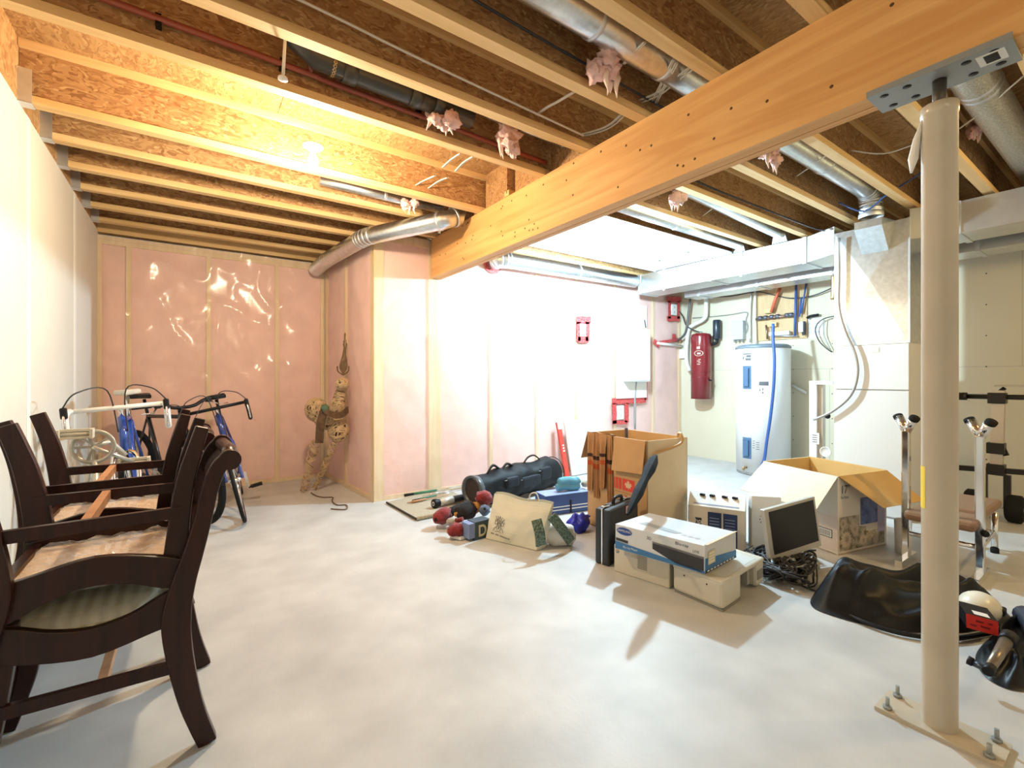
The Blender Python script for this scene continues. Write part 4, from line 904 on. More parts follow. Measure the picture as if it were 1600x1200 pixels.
# striped cloth hanging over the edge
CLO = mat('tan_cloth', (.42,.21,.09), .9, var=.1, vscale=9); DST = mat('dark_stripe', (.05,.025,.018), .9); RST = mat('rust_stripe', (.45,.09,.03), .9)
cl = thing('striped_scarf', 'tan knitted scarf with dark and rust stripes draped on the tall box', 'scarf', o+U*.75+Z3*H)
def cloth(u0, u1, zb_, ph):
    cols = [(0, .36, CLO), (.36, .42, DST), (.42, .48, CLO), (.48, .56, RST), (.56, 1.0, CLO)]
    for f0, f1, mt in cols:
        def fn(i, j):
            f = f0+(f1-f0)*j; u = u0+(u1-u0)*i*(1-.25*f)+.02*f*math.sin(ph)
            z = H+.008-f*(H-zb_)
            return o+U*u+Z3*z+nf*(.012+.012*math.sin(i*9+ph)*min(1, f*4)+.012*f)
        m = MB(cl.location); m.grid(fn, 14, 10); m.grid(lambda i, j: fn(i, j)+Vector((.004, 0, 0)), 14, 10); m.build('scarf_band', mt, cl)
cloth(.84, .99, .26, 1.0); cloth(.62, .78, .30, 2.2); cloth(.54, .62, .20, 4.0); cloth(.78, .86, .22, 5.0)
MB(cl.location).grid(lambda i, j: o+U*(.53+.46*i)+Vector((-.01+.09*j, 0, H+.010-.05*j*j+.004*math.sin(i*12))), 16, 5).build('folded_top', CLO, cl)
p = o+U*.62+V*.5; t = thing('wooden_stick', 'dark wooden stick poking out of the tall cardboard box', 'stick', p+Z3*.01); MB(p+Z3*.01).tube([p+Z3*.012, p+Vector((.0, .02, .74))], .012, 8).build('stick', DST, t)
# umbrella hooked over the box
q0 = o+V*.55+Vector((0, -.045, 0)); um = thing('umbrella', 'folded black umbrella with wooden crook handle hooked on the tall box', 'umbrella', Vector((q0.x, q0.y, 0)))
OU = um.location.copy()
top_ = AY(1025, 712, 1.93); bot_ = AY(985, 795, 1.60)
hk = [top_, top_+Vector((.015, .0, .06)), AY(1040, 685, 1.95), AY(1052, 679, 1.97)+Vector((0, 0, 0)), AY(1050, 690, 2.03)]
hk = [top_, top_+(top_-bot_).normalized()*.05, o+V*.72+Z3*(H-.035)+Vector((0, -.03, 0)), o+V*.80+Z3*(H+.025)+Vector((0, -.01, 0)), o+V*.86+Z3*(H+.02)+Vector((0, .03, 0)), o+V*.87+Z3*(H-.05)+Vector((0, .035, 0))]
MB(OU).tube(spline(hk, 5), .010, 10).build('handle', mat('umbrella_wood', (.50,.28,.10), .35), um)
MB(OU).cyl(top_, top_+(bot_-top_).normalized()*.02, .013, 10).build('ferrule', CHROME, um)
d = (bot_-top_); sh = [top_+d*f for f in (0.02, .12, .3, .5, .75, 1.0, 1.08)]
MB(OU).tube(sh, [.014, .030, .036, .024, .030, .016, .006], 9, smooth=False).build('canopy', mat('umbrella_black', (.005,.005,.006), .8, spec=.2), um)
# ---------------------------------------------------------------- briefcase
o = Vector((2.03, 1.90, 0)); U = Vector((.375, .09, 0)); V = Vector((-.022, .092, 0)); bc = thing('briefcase', 'black hard briefcase standing on its edge against the tall box', 'briefcase', o+U/2+V/2); OB = bc.location.copy()
m = MB(OB); cbx(m, o, U, V*.46, .335); m.build('half_shell', mat('case_black', (.02,.022,.025), .4), bc, bevel=.012)
m = MB(OB); cbx(m, o+V*.54, U, V*.46, .335); m.build('half_shell', MATS['case_black'], bc, bevel=.012)
m = MB(OB); cbx(m, o+V*.46+U*.004, U*.99, V*.08, .338); m.build('metal_seam', CHROME, bc)
c = o+V*.5+Z3*.338
MB(OB).tube(spline([c+U*.36, c+U*.38+Z3*.028, c+U*.5+Z3*.035, c+U*.62+Z3*.028, c+U*.64], 4), .011, 8).build('handle', BLACK, bc)
for f in (.12, .82): MB(OB).cbox(c+U*f+Z3*.004, (.05, .025, .012), .003).build('latch', CHROME, bc)
m = MB(OB); nb = Vector((.05, -.2, 0)).normalized(); cq = o+U*.55+Z3*.27+nb*.001
panel(m, cq, cq+U*.12, cq+U*.12+Z3*.045, cq+Z3*.045, .001, nb); m.build('sticker', mat('pink_sticker', (.75,.40,.36), .6), bc)
# ---------------------------------------------------------------- beige computer box, player box, printer
BEI = mat('beige_plastic', (.62,.58,.48), .5)
o = Vector((2.085, 1.52, 0)); U = Vector((-.07, .325, 0)); V = Vector((.33, .07, 0)); H = .158
t = thing('beige_unit', 'flat beige computer case lying under the disc player box', 'computer', o+U/2+V/2); OB = t.location.copy()
m = MB(OB); cbx(m, o, U, V, H); pb = m.build('case', BEI, t, bevel=.006); nfr = Vector((-U.y, U.x, 0)).normalized()
nfr = nfr if nfr.x < 0 else -nfr
def fr(u, z, d=.001): return o+U*u+Z3*z+nfr*d
for k in range(9):
    m = MB(OB); panel(m, fr(.38, .06+k*.0085), fr(.55, .06+k*.0085), fr(.55, .063+k*.0085), fr(.38, .063+k*.0085), .001, nfr); m.build('vent_slot', mat('vent_dark', (.16,.14,.11), .7), pb)
MB(OB).lathe([(.011, 0), (.011, .002), (0, .003)], fr(.93, .122), nfr, 14).build('power_button', mat('button_grey', (.35,.33,.30), .5), pb)
m = MB(OB); panel(m, fr(.56, .11), fr(.80, .11), fr(.80, .15), fr(.56, .15), .002, nfr); m.build('drive_cover', mat('beige_dark', (.50,.47,.39), .5), pb)
# player box
o = Vector((2.062, 1.300, .160)); U = Vector((-.098, .488, 0)); V = Vector((.325, .025, 0)); H = .138
SIL = mat('box_silver', (.62,.65,.68), .4); BLUB = mat('box_blue', (.04,.17,.40), .4); NAVY = mat('print_navy', (.015,.03,.10), .5); DKP = mat('print_dark', (.03,.03,.035), .5)
pbx = thing('player_box', 'silver and blue disc player carton lying across the beige case and printer', 'box', o+U/2+V/2); OB = pbx.location.copy()
m = MB(OB); cbx(m, o, U, V, H, o.z); b_ = m.build('carton', SIL, pbx, bevel=.002)
nfr = -V.normalized(); nsd = -U.normalized()
def F(u, z, d=.0015): return o+U*(1-u)+Z3*(z*H)+nfr*d      # u from left to right as read
def S(u, z, d=.0015): return o+V*u+Z3*(z*H)+nsd*d
def T(u, v, d=.0015): return o+U*(1-u)+V*v+Z3*(H+d)
def quad(nm, pts, mt, par=None, ob=None):
    a = MB(ob if ob is not None else OB); n = (pts[1]-pts[0]).cross(pts[2]-pts[0]).normalized()
    a.add(list(pts), [tuple(range(len(pts)))]); return a.build(nm, mt, par or b_)
quad('blue_band', [F(.0, .02), F(1, .02), F(1, .10), F(.0, .33)], BLUB)
quad('player_picture', [F(.45, .62), F(.99, .52), F(.99, .03), F(.70, .10), F(.45, .40)], DKP)
quad('player_picture_edge', [F(.45, .68, .002), F(.99, .60, .002), F(.99, .52, .002), F(.45, .62, .002)], mat('print_grey', (.14,.14,.15), .4))
quad('side_blue', [S(0, .02), S(1, .02), S(1, .30), S(0, .55)], BLUB)
quad('side_lower', [S(.0, .02, .002), S(1, .02, .002), S(1, .10, .002), S(0, .12, .002)], NAVY)
for k in range(9): quad('side_icon', [S(.06+k*.1, .05, .0025), S(.12+k*.1, .05, .0025), S(.12+k*.1, .10, .0025), S(.06+k*.1, .10, .0025)], MATS['paper'])
quad('side_label', [S(.08, .28, .0025), S(.30, .28, .0025), S(.30, .75, .0025), S(.08, .75, .0025)], mat('label_gold', (.62,.56,.38), .6))
for k in range(4): quad('side_label_line', [S(.11, .34+k*.1, .003), S(.27, .34+k*.1, .003), S(.27, .38+k*.1, .003), S(.11, .38+k*.1, .003)], MATS['paper'])
quad('top_player', [T(.16, .30), T(.60, .22), T(.66, .32), T(.20, .45)], mat('top_print', (.36,.38,.40), .4))
for k in range(3): quad('top_mark', [T(.68+k*.07, .22), T(.72+k*.07, .22), T(.72+k*.07, .30), T(.68+k*.07, .30)], mat('top_mark', (.50,.52,.54), .5))
ring_ = [F(.115+.095*math.cos(2*PI*k/28), .78+.15*math.sin(2*PI*k/28), .002) for k in range(28)]
quad('logo_oval', ring_, mat('logo_blue', (.02,.06,.30), .4))
lettering('logo_text', 'SAMSUNG', .0175, MATS['paper'], b_, Matrix.Translation(-OB) @ frame(F(.115, .755, .003), -U, Z3), 'CENTER', 1.05)
lettering('box_text', 'Blu-ray', .022, NAVY, b_, Matrix.Translation(-OB) @ frame(F(.70, .80, .003), -U, Z3), 'LEFT', 1.1)
lettering('box_text', '3D', .022, NAVY, b_, Matrix.Translation(-OB) @ frame(F(.44, .72, .003), -U, Z3), 'RIGHT')
lettering('box_text', 'LIVE', .018, NAVY, b_, Matrix.Translation(-OB) @ frame(F(.88, .68, .003), -U, Z3), 'LEFT')
lettering('box_text', 'Blu-ray Player', .016, MATS['paper'], b_, Matrix.Translation(-OB) @ frame(F(.10, .13, .003), -U, Z3), 'LEFT')
quad('box_tag', [F(.01, .36, .002), F(.16, .33, .002), F(.16, .44, .002), F(.01, .47, .002)], DKP)
m = MB(OB); panel(m, T(.985, .02, .001), T(.985, .98, .001), T(1.02, .98, .006), T(1.02, .02, .004), .002, Z3); m.build('lid_flap', CARDL, pbx)
# printer
o = Vector((2.075, 1.215, 0)); U = Vector((-.005, .275, 0)); V = Vector((.47, .04, 0)); H = .15
pr = thing('printer', 'grey beige flatbed printer on the floor under the player carton', 'printer', o+U/2+V/2); OB = pr.location.copy()
PRB = mat('printer_body', (.60,.58,.50), .45); 
m = MB(OB); cbx(m, o+V*.0, U, V*.42, H-.015, .012); m.build('left_body', PRB, pr, bevel=.018)
m = MB(OB); cbx(m, o+V*.80, U, V*.20, H-.015, .012); m.build('right_body', PRB, pr, bevel=.018)
m = MB(OB); cbx(m, o+U*.55+V*.35, U*.45, V*.5, H-.03, .012); m.build('rear_body', PRB, pr)
m = MB(OB); cbx(m, o, U, V, .022, H-.022); m.build('lid', PRB, pr, bevel=.008)
m = MB(OB); cbx(m, o+U*.08+V*.10, U*.8, V*.78, .003, H-.002); m.build('tray_recess', mat('tray_pale', (.68,.68,.64), .4), pr)
m = MB(OB); cbx(m, o+U*.02+V*.02, U*.96, V*.4, .013); m.build('foot', mat('foot_dark', (.25,.24,.21), .6), pr)
m = MB(OB); cbx(m, o-U*.002+V*.55, U*.4, V*.05, .07, .06); m.build('paper_guide', mat('guide_grey', (.28,.27,.24), .5), pr)
m = MB(OB); cbx(m, o+V*.82+U*.0-U*.004, U*.01, V*.13, .05, .05); m.build('slot', MATS['guide_grey'], pr)
for f in (.30, .75): MB(OB).lathe([(.004, 0), (.004, .002), (0, .002)], o+U*f+Z3*.11, (-1, 0, 0), 8).build('screw', BLACK, pr)
# ---------------------------------------------------------------- white carton with blue panels
o = Vector((2.92, 1.56, 0)); U = Vector((-.155, .31, 0)); V = Vector((.20, .10, 0)); H = .262
t = thing('printer_carton', 'white and tan cartridge carton with two dark blue text panels', 'box', o+U/2+V/2); OB = t.location.copy()
m = MB(OB); cbx(m, o, U, V, H); b_ = m.build('carton', mat('carton_tan', (.66,.58,.47), .7), t, bevel=.002); nfr = -V.normalized()
nfr = Vector((-U.y, U.x, 0)).normalized(); nfr = nfr if nfr.x < 0 else -nfr
def F(u, z, d=.0015): return o+U*(1-u)+Z3*(z*H)+nfr*d
m = MB(OB); tz = Vector((0, 0, H)); sl = [o+tz, o+U+tz, o+U+V*.55+tz+Z3*.075, o+V*.55+tz+Z3*.075]
panel(m, *sl, .004, (0, 0, -1)); m.build('raised_lid', MATS['paper'], t)
m = MB(OB); panel(m, o+V*.55+tz+Z3*.075, o+U+V*.55+tz+Z3*.075, o+U+V+tz, o+V+tz, .004, (0, 0, -1)); m.build('rear_lid', MATS['paper'], t)
for u0 in (.50, .77): quad('blue_panel', [F(u0-.14, .05), F(u0+.10, .05), F(u0+.10, .88), F(u0-.14, .88)], NAVY)
for u0 in (.50, .77):
    for k in range(8): quad('text_line', [F(u0-.11, .2+k*.075, .002), F(u0+.06, .2+k*.075, .002), F(u0+.06, .215+k*.075, .002), F(u0-.11, .215+k*.075, .002)], mat('line_grey', (.30,.34,.50), .6))
quad('logo_box', [F(.13, .52), F(.25, .52), F(.25, .70), F(.13, .70)], DKP)
lettering('logo_text', 'hp', .045, MATS['paper'], b_, Matrix.Translation(-OB) @ frame(F(.19, .56, .003), -U, Z3), 'CENTER')
for u_ in (.24, .42, .64, .82):
    p_ = o+U*(1-u_)+V*.40+Z3*(H+.052); MB(OB).cbox(p_+Vector((-.004, -.002, .006)), (.02, .03, .012)).build('lid_slot', BLACK, b_)
quad('lid_text', [o+U*(1-.1)+V*.06+Z3*(H+.010), o+U*(1-.9)+V*.06+Z3*(H+.010), o+U*(1-.9)+V*.10+Z3*(H+.0155), o+U*(1-.1)+V*.10+Z3*(H+.0155)], MATS['line_grey'])
p_ = AD(1198, 828, 3.02); t = thing('narrow_carton', 'narrow white carton with a ring of dots beside the monitor', 'box', Vector((p_.x, p_.y, 0)))
pa = Vector((3.10, 1.50, 0)); t.location = pa; m = MB(); cbx(m, (-.06, .08, 0), (.12, -.13, 0), (.05, .05, 0), .34); b_ = m.build('carton', MATS['paper'], t, bevel=.003)
uu = Vector((.12, -.13, 0)).normalized(); nn = Vector((-.05, -.05, 0)).normalized(); c_ = Vector((0, .015, .19))+nn*.003
for k in range(12):
    a = 2*PI*k/12; MB().lathe([(.004, 0), (0, .001)], c_+uu*.04*math.cos(a)+Z3*.04*math.sin(a), nn, 6).build('dot', BLACK, b_)
# ---------------------------------------------------------------- flat monitor
BL, BR, TL, TR = AD(1205, 879, 2.64), AD(1284, 853, 2.78), AD(1201, 796, 2.66), AD(1284, 772, 2.82)
TR = TL+(BR-BL)
u = (BR-BL).normalized(); v = (TL-BL); v = (v-u*v.dot(u)).normalized(); n = u.cross(v)
if n.dot(-BL) < 0: n = -n
Wm, Hm = (BR-BL).length, (TL-BL).length
mo = thing('flat_monitor', 'flat silver computer monitor with a dark screen propped against the carton', 'monitor', Vector((BL.x, BL.y, 0))); OB = mo.location.copy()
SILV = mat('monitor_silver', (.52,.52,.48), .4, .2)
def Q(a, b, d): return BL+u*a*Wm+v*b*Hm+n*d
m = MB(OB); pts = [Q(0, 0, 0), Q(1, 0, 0), Q(1, 1, 0), Q(0, 1, 0)]; panel(m, *pts, .03, -n); sh = m.build('shell', SILV, mo, bevel=.004)
quad('screen', [Q(.075, .12, .002), Q(.955, .12, .002), Q(.955, .945, .002), Q(.075, .945, .002)], mat('screen_dark', (.014,.013,.012), .35), sh)
m = MB(OB); panel(m, Q(.2, .25, -.03), Q(.8, .25, -.03), Q(.8, .8, -.03), Q(.2, .8, -.03), .035, -n); m.build('rear_housing', SILV, mo)
m = MB(OB); m.tube([Q(.5, .3, -.05), Q(.5, .02, -.09)], .02, 10); c = Q(.5, -.02, -.10); c.z = .012; m.tube([Q(.5, .02, -.09), c+Vector((0, 0, .01))], .02, 10); m.build('stand_neck', SILV, mo)
MB(OB).lathe([(0, 0), (.10, 0), (.10, .008), (.09, .012), (0, .013)], (c.x, c.y, 0), n=28).build('stand_base', SILV, mo)
# ---------------------------------------------------------------- big open monitor carton
o = Vector((3.346, 1.198, 0)); U = Vector((.165, .535, 0)); V = Vector((.487, -.109, 0)); H = .496
WCD = mat('carton_white', (.72,.68,.62), .6); GLD = mat('kraft_inside', (.66,.42,.15), .75, var=.05); PALE = mat('kraft_pale', (.76,.65,.47), .75, var=.04)
t = thing('monitor_carton', 'large open white carton with flower photo and wide brown flaps', 'box', o+U/2+V/2); OB = t.location.copy()
nl = Vector((-U.y, U.x, 0)).normalized(); nr = Vector((V.y, -V.x, 0)).normalized()
m = MB(OB); panel(m, o, o+U, o+U+Z3*H, o+Z3*H, .005, -nl); lf = m.build('left_panel', WCD, t)
m = MB(OB); panel(m, o, o+V, o+V+Z3*H, o+Z3*H, .005, -nr); rf = m.build('front_panel', WCD, t)
m = MB(OB); panel(m, o+V, o+V+U, o+V+U+Z3*H, o+V+Z3*H, .005, nl); m.build('right_panel', GLD, t)
m = MB(OB); panel(m, o+U, o+U+V, o+U+V+Z3*H, o+U+Z3*H, .005, nr); m.build('rear_panel', GLD, t)
m = MB(OB); cbx(m, o, U, V, .006); m.build('bottom_panel', GLD, t)
a, b = o+Z3*H, o+U+Z3*H; e = nl*.19-Z3*.20
m = MB(OB); panel(m, a-U*.0, b, b+e+U*.06, a+e, .005, nl.cross(U.normalized())); m.build('left_flap', PALE, t)
a, b = o+Z3*H+V*.015, o+V+Z3*H; e = nr*.17-Z3*.17
m = MB(OB); panel(m, a, b, b+e+V*.16, a+e+V*.30, .005, Vector((0, 0, 1))+nr); m.build('front_flap', GLD, t)
a, b = o+V+Z3*H, o+V+U+Z3*H; e = -nl*.2-Z3*.14
m = MB(OB); panel(m, a, b, b+e-U*.1, a+e+U*.1, .005, Z3); m.build('right_flap', GLD, t)
a, b = o+U+Z3*H, o+U+V+Z3*H; e = -nr*.02-Z3*.2
m = MB(OB); panel(m, a-nr*.006, b-nr*.006, b+e, a+e+V*.08, .004, -nr); m.build('rear_flap', PALE, t)
def F(u_, z, d=.0016): return o+V*u_+Z3*z+nr*d
FLW = mat('flower_photo', (.10,.08,.05), .5, col2=(.62,.55,.42), vscale=26); BLP = mat('blue_photo', (.03,.05,.20), .5, col2=(.16,.22,.50), vscale=18); LAV = mat('lavender_print', (.38,.34,.52), .5); CRE = mat('cream_print2', (.72,.68,.60), .6)
quad('flower_picture', [F(.03, .02), F(.95, .02), F(.95, .12), F(.42, .16), F(.42, .235), F(.03, .235)], FLW, rf)
quad('blue_picture', [F(.45, .165, .002), F(.80, .165, .002), F(.80, .34, .002), F(.45, .34, .002)], BLP, rf)
quad('lavender_block', [F(.80, .10, .0018), F(.96, .10, .0018), F(.96, .33, .0018), F(.80, .33, .0018)], LAV, rf)
quad('cream_block', [F(.56, .12, .0022), F(.80, .12, .0022), F(.80, .158, .0022), F(.56, .158, .0022)], CRE, rf)
rr = random.Random(11)
for k in range(5):
    fx, fz, fr_ = [(.16, .09, .058), (.33, .15, .045), (.10, .195, .035), (.50, .065, .04), (.76, .055, .032)][k]
    m = MB(OB); c0 = F(fx, fz, .003)
    for q in range(14):
        a = 2*PI*q/14; dr = V.normalized()*math.cos(a)+Z3*math.sin(a); sd = V.normalized()*-math.sin(a)+Z3*math.cos(a)
        m.add([c0+dr*fr_*.2, c0+dr*fr_*.7+sd*fr_*.16, c0+dr*fr_, c0+dr*fr_*.7-sd*fr_*.16], [(0, 1, 2, 3)])
    m.build('daisy_print', mat('daisy', (.60,.50,.40), .6), rf)
lettering('carton_text', '17"', .075, DKP, rf, Matrix.Translation(-OB) @ frame(F(.05, .385, .003), V, Z3), 'LEFT', .9)
lettering('carton_text', 'Flat Panel', .022, DKP, rf, Matrix.Translation(-OB) @ frame(F(.05, .352, .003), V, Z3), 'LEFT', .9)
def Lf(u_, z, d=.0016): return o+U*u_+Z3*z+nl*d
quad('left_tint', [Lf(.0, .02), Lf(.30, .02), Lf(.30, .24), Lf(.0, .24)], mat('pink_tint', (.70,.60,.54), .6), lf)
quad('barcode_frame', [Lf(.06, .095, .002), Lf(.24, .095, .002), Lf(.24, .15, .002), Lf(.06, .15, .002)], DKP, lf)
quad('barcode_field', [Lf(.07, .10, .0025), Lf(.23, .10, .0025), Lf(.23, .145, .0025), Lf(.07, .145, .0025)], MATS['paper'], lf)
for k in range(9): quad('bar', [Lf(.085+k*.015, .105, .003), Lf(.091+k*.015, .105, .003), Lf(.091+k*.015, .14, .003), Lf(.085+k*.015, .14, .003)], DKP, lf)
# ---------------------------------------------------------------- cable tangle and mouse
rr = random.Random(21); c0 = GZ(1215, 895); tg = thing('cable_tangle', 'tangled heap of black computer cables between printer and monitor', 'cables', c0)
for k in range(44):
    px, py = rr.uniform(1188, 1250), rr.uniform(874, 912); pts = []
    c = GZ(px, py); a = rr.uniform(0, 6); R_ = rr.uniform(.05, .13)
    for i in range(12):
        f = i/11; an = a+f*rr.uniform(4, 7); p = c+Vector((math.cos(an)*R_*(1+.5*f), math.sin(an)*R_*.8, .012+abs(.07*math.sin(f*PI*1.5+k))))
        dd = p-Vector((2.55, 1.37, 0))
        if p.x < 2.585: p.x = 2.585+(2.585-p.x)*.3
        pts.append(p)
    MB(c0).tube(spline(pts, 3), rr.choice((.004, .005, .0065)), 6).build('cable', WIREB if rr.random() < .94 else STEEL, tg)
for k, (x, y) in enumerate(((1200, 868), (1222, 882), (1245, 893))): MB(c0).cbox(GZ(x, y)+Vector((0, 0, .03)), (.06, .10, .045), .008).build('power_adapter', BLACK, tg)
pts = [GZ(x, y, .006) for x, y in ((1235, 905), (1260, 918), (1285, 927), (1310, 933), (1332, 936))]
tag(MB(pts[0]).tube(spline(pts, 4), .004, 6).build('trailing_cord', WIREB, loc=pts[0]), 'black cord trailing from the cable heap to the black bag', 'cord')
t = thing('computer_mouse', 'grey computer mouse lying beside the cable heap', 'mouse', GZ(1262, 886)); MB().ball((0, 0, .018), (.05, .03, .018), 16, 8).build('shell', mat('mouse_grey', (.50,.52,.54), .35), t); MB().cbox((.03, 0, .031), (.02, .006, .006)).build('wheel', BLACK, t)
# ---------------------------------------------------------------- golf bag and clubs, mat
GBK = mat('bag_black', (.006,.007,.009), .6, spec=.25, var=.3, vscale=12, bump=.3, bscale=14); GPN = mat('bag_panel', (.011,.014,.020), .6, spec=.3)
m0 = AY(737, 764, 3.42); m1 = AY(868, 738, 3.62); m0.z = .155; m1.z = .165
gb = thing('golf_bag', 'large black golf bag lying on its side by the pink wall', 'golf bag', Vector((m0.x, m0.y, 0))); OB = gb.location.copy(); d = m1-m0; L_ = d.length; dn = d.normalized()
rad = [(0, .118), (.05, .122), (.10, .118), (.16, .125), (.3, .135), (.5, .14), (.7, .145), (.88, .145), (.95, .13), (1.0, .09)]
vs = []; NN = 26
def gfn(i, j):
    f = i; k = 0
    while k < len(rad)-2 and rad[k+1][0] < f: k += 1
    q = (f-rad[k][0])/(rad[k+1][0]-rad[k][0]); r = rad[k][1]*(1-q)+rad[k+1][1]*q
    a = 2*PI*j; uu, vv, _ = basis(dn); dr = uu*math.cos(a)+vv*math.sin(a)
    r *= 1+.22*mnoise.noise(Vector((f*9, math.cos(a)*1.5, math.sin(a)*1.5)))*(1 if .12 < f < .97 else .1)
    p = m0+dn*L_*f+dr*r; p.z = max(p.z, .008); return p
m = MB(OB); m.grid(gfn, 40, NN); m.build('body', GBK, gb)
MB(OB).lathe([(.0, .05), (.100, .05), (.104, -.004), (.126, -.008), (.128, .02), (.124, .045), (.12, .06)], m0, dn, 30).build('collar', mat('collar_grey', (.07,.08,.09), .3), gb)
MB(OB).lathe([(0, .012), (.10, .012)], m0, dn, 26).build('opening', mat('deep_brown', (.03,.018,.015), .8), gb)
MB(OB).lathe([(.142, -.01), (.150, 0), (.142, .01)], m1-dn*.04, dn, 30).build('base_band', BLACK, gb)
up_ = Vector((0, 0, 1)); fr_ = Vector((sY*-.5-.2, -cY, 0)).normalized()
for f, w_, h_, z in ((.62, .26, .10, .16), (.40, .16, .09, .19), (.80, .16, .12, .20)):
    c = m0+dn*L_*f+fr_*.125; c.z = z; q = MB(OB).cbox((0, 0, 0), (.01, .01, .01)); mm = MB(OB); mm.obox(c-dn*w_/2, c+dn*w_/2, .10, h_); mm.build('pocket', GPN, gb, bevel=.02)
    MB(OB).tube([c-dn*w_*.42+fr_*.052+up_*h_*.3, c+dn*w_*.42+fr_*.052+up_*h_*.3], .004, 6).build('zipper', STEEL, gb)
c = m0+dn*L_*.68+up_*.14; MB(OB).ribbon(spline([c-dn*.12, c-dn*.06+up_*.05, c+dn*.03+up_*.06, c+dn*.11+up_*.01], 5), .035, .012, fr_).build('carry_handle', BLACK, gb)
c = m0+dn*L_*.22+up_*.10; MB(OB).ribbon(spline([c-dn*.08, c+up_*.08, c+dn*.10+up_*.03, c+dn*.18+up_*.07, c+dn*.28+up_*.02], 5), .05, .016, fr_).build('shoulder_strap', BLACK, gb)
p4 = [GZ(604, 787), GZ(651, 814), GZ(752, 793), GZ(698, 766)]
mt_ = thing('floor_mat', 'beige woven mat with rolled edge under the golf clubs', 'mat', p4[0]); OB = mt_.location.copy()
m = MB(OB); panel(m, *[p+Z3*.002 for p in p4], .012, Z3); m.build('mat_sheet', mat('mat_beige', (.40,.35,.26), .9, var=.1, vscale=60), mt_)
m = MB(OB); m.tube([p4[1]+Z3*.016, p4[2]+Z3*.016], .014, 10); m.build('rolled_edge', MATS['mat_beige'], mt_)
m = MB(OB); m.tube([p4[0]+Z3*.012, p4[1]+Z3*.014], .008, 8); m.build('dark_border', mat('mat_border', (.05,.04,.03), .9), mt_)
GRN = mat('grip_green', (.03,.16,.09), .6)
for lb, a, b, gm in (('golf club with black and green grip nearest the pink wall', (632, 779), (738, 761), GRN), ('golf club with short green grip in the middle of the mat', (645, 788), (722, 770), GRN), ('thin brown golf shaft lying on the beige mat', (636, 791), (700, 778), RAWW), ('steel golf shaft lying beside the golf bag mouth', (660, 780), (735, 766), CHROME)):
    A, B = GZ(*a), GZ(*b); A.z = B.z = .029; t = thing('golf_club', lb, 'golf club', A, group=None); dd = (B-A)
    MB(A).tube([A, A+dd*.12], [.013, .012], 8).build('butt', RUB, t) if gm is GRN else None
    MB(A).tube([A+dd*.12, A+dd*.45], [.012, .009], 8).build('grip', gm, t); MB(A).tube([A+dd*(.45 if gm is GRN else 0), B], .005, 8).build('shaft', CHROME if gm is not RAWW else RAWW, t)
A, B = GZ(677, 797), GZ(728, 785); A.z = B.z = .052; t = thing('black_tube', 'short black and silver tube with round end cap on the mat', 'tube', A)
MB(A).lathe([(0, 0), (.036, 0), (.038, .01), (.038, .03), (.030, .05), (.030, (B-A).length), (0, (B-A).length)], A, B-A, 22).build('body', BLACK, t)
MB(A).lathe([(.0305, .06), (.0315, .06), (.0315, .2), (.0305, .2)], A, B-A, 22).build('silver_sleeve', SILV, t)
MB(A).lathe([(.012, -.002), (.018, -.002), (.018, 0), (.012, 0)], A, B-A, 18).build('end_ring', MATS['paper'], t)
# headcovers: plush golf club covers and the small carton among them
PR = mat('plush_red', (.20,.012,.012), .95, var=.35, vscale=30, bump=.8, bscale=60, sheen=.3); PB_ = mat('plush_black', (.015,.012,.014), .95, bump=.6, bscale=60); PG = mat('plush_grey', (.38,.35,.32), .95, bump=.6, bscale=60); PO = mat('plush_orange', (.48,.23,.06), .95, bump=.5, bscale=60)
def cover(lb, c, r, d, m1_, m2_, sd):
    c = Vector(c); t = thing('golf_headcover', lb, 'headcover', (c.x, c.y, max(0, c.z-r))); Ot = t.location.copy(); d = Vector(d).normalized()
    q = d.to_track_quat('Z', 'Y').to_matrix()
    MB(Ot).ball(c, (r*.82, r*.78, r*1.1), 18, 12, .22, sd, q).build('head', m1_, t)
    MB(Ot).tube([c+d*r*.8, c+d*r*1.5, c+d*r*2.2], [r*.55, r*.42, r*.5], 12).build('knit_sock', m2_, t)
    MB(Ot).ball(c-d*r*.95, r*.25, 10, 6, .3, sd).build('pompom', m2_, t)
def P_(x, y, z): return GZ(x, y, z)
cover('red plush headcover resting on top of the pile', P_(757, 778, .20), .068, (.9, -.1, -.35), PR, PB_, 1)
cover('dark red plush headcover at the outer end of the pile', P_(692, 806, .085), .075, (.8, .25, .1), PR, PB_, 2)
cover('red plush headcover lying flat at the front of the pile', P_(713, 828, .062), .06, (.9, -.15, .05), PR, PO, 3)
cover('black headcover with orange collar in the middle of the pile', P_(728, 798, .12), .085, (.9, .05, .1), PB_, PO, 4)
cover('grey plush headcover tucked between the red ones', P_(706, 815, .10), .038, (.6, -.6, .2), PG, PR, 5)
cover('blue grey headcover leaning against the cream bag', P_(757, 797, .135), .05, (.3, .5, -.3), mat('plush_blue', (.10,.13,.20), .9, var=.4, vscale=20), PB_, 6)
o = GZ(742, 845); t = thing('small_carton', 'small dark teal carton with a big pale letter beside the cream bag', 'box', o); OB = o.copy()
U = GZ(766, 838)-o; V = Vector((-U.y, U.x, 0)).normalized()*.09; H = .125
m = MB(OB); cbx(m, o, U, V, H); b_ = m.build('carton', mat('teal_dark', (.03,.06,.08), .5), t, bevel=.002)
nfr = -V.normalized(); lettering('big_letter', 'D', .11, mat('letter_cream', (.62,.54,.32), .6), b_, Matrix.Translation(-OB) @ frame(o+U*.2+Z3*.022+nfr*.002, U, Z3), 'LEFT', .9, .003)
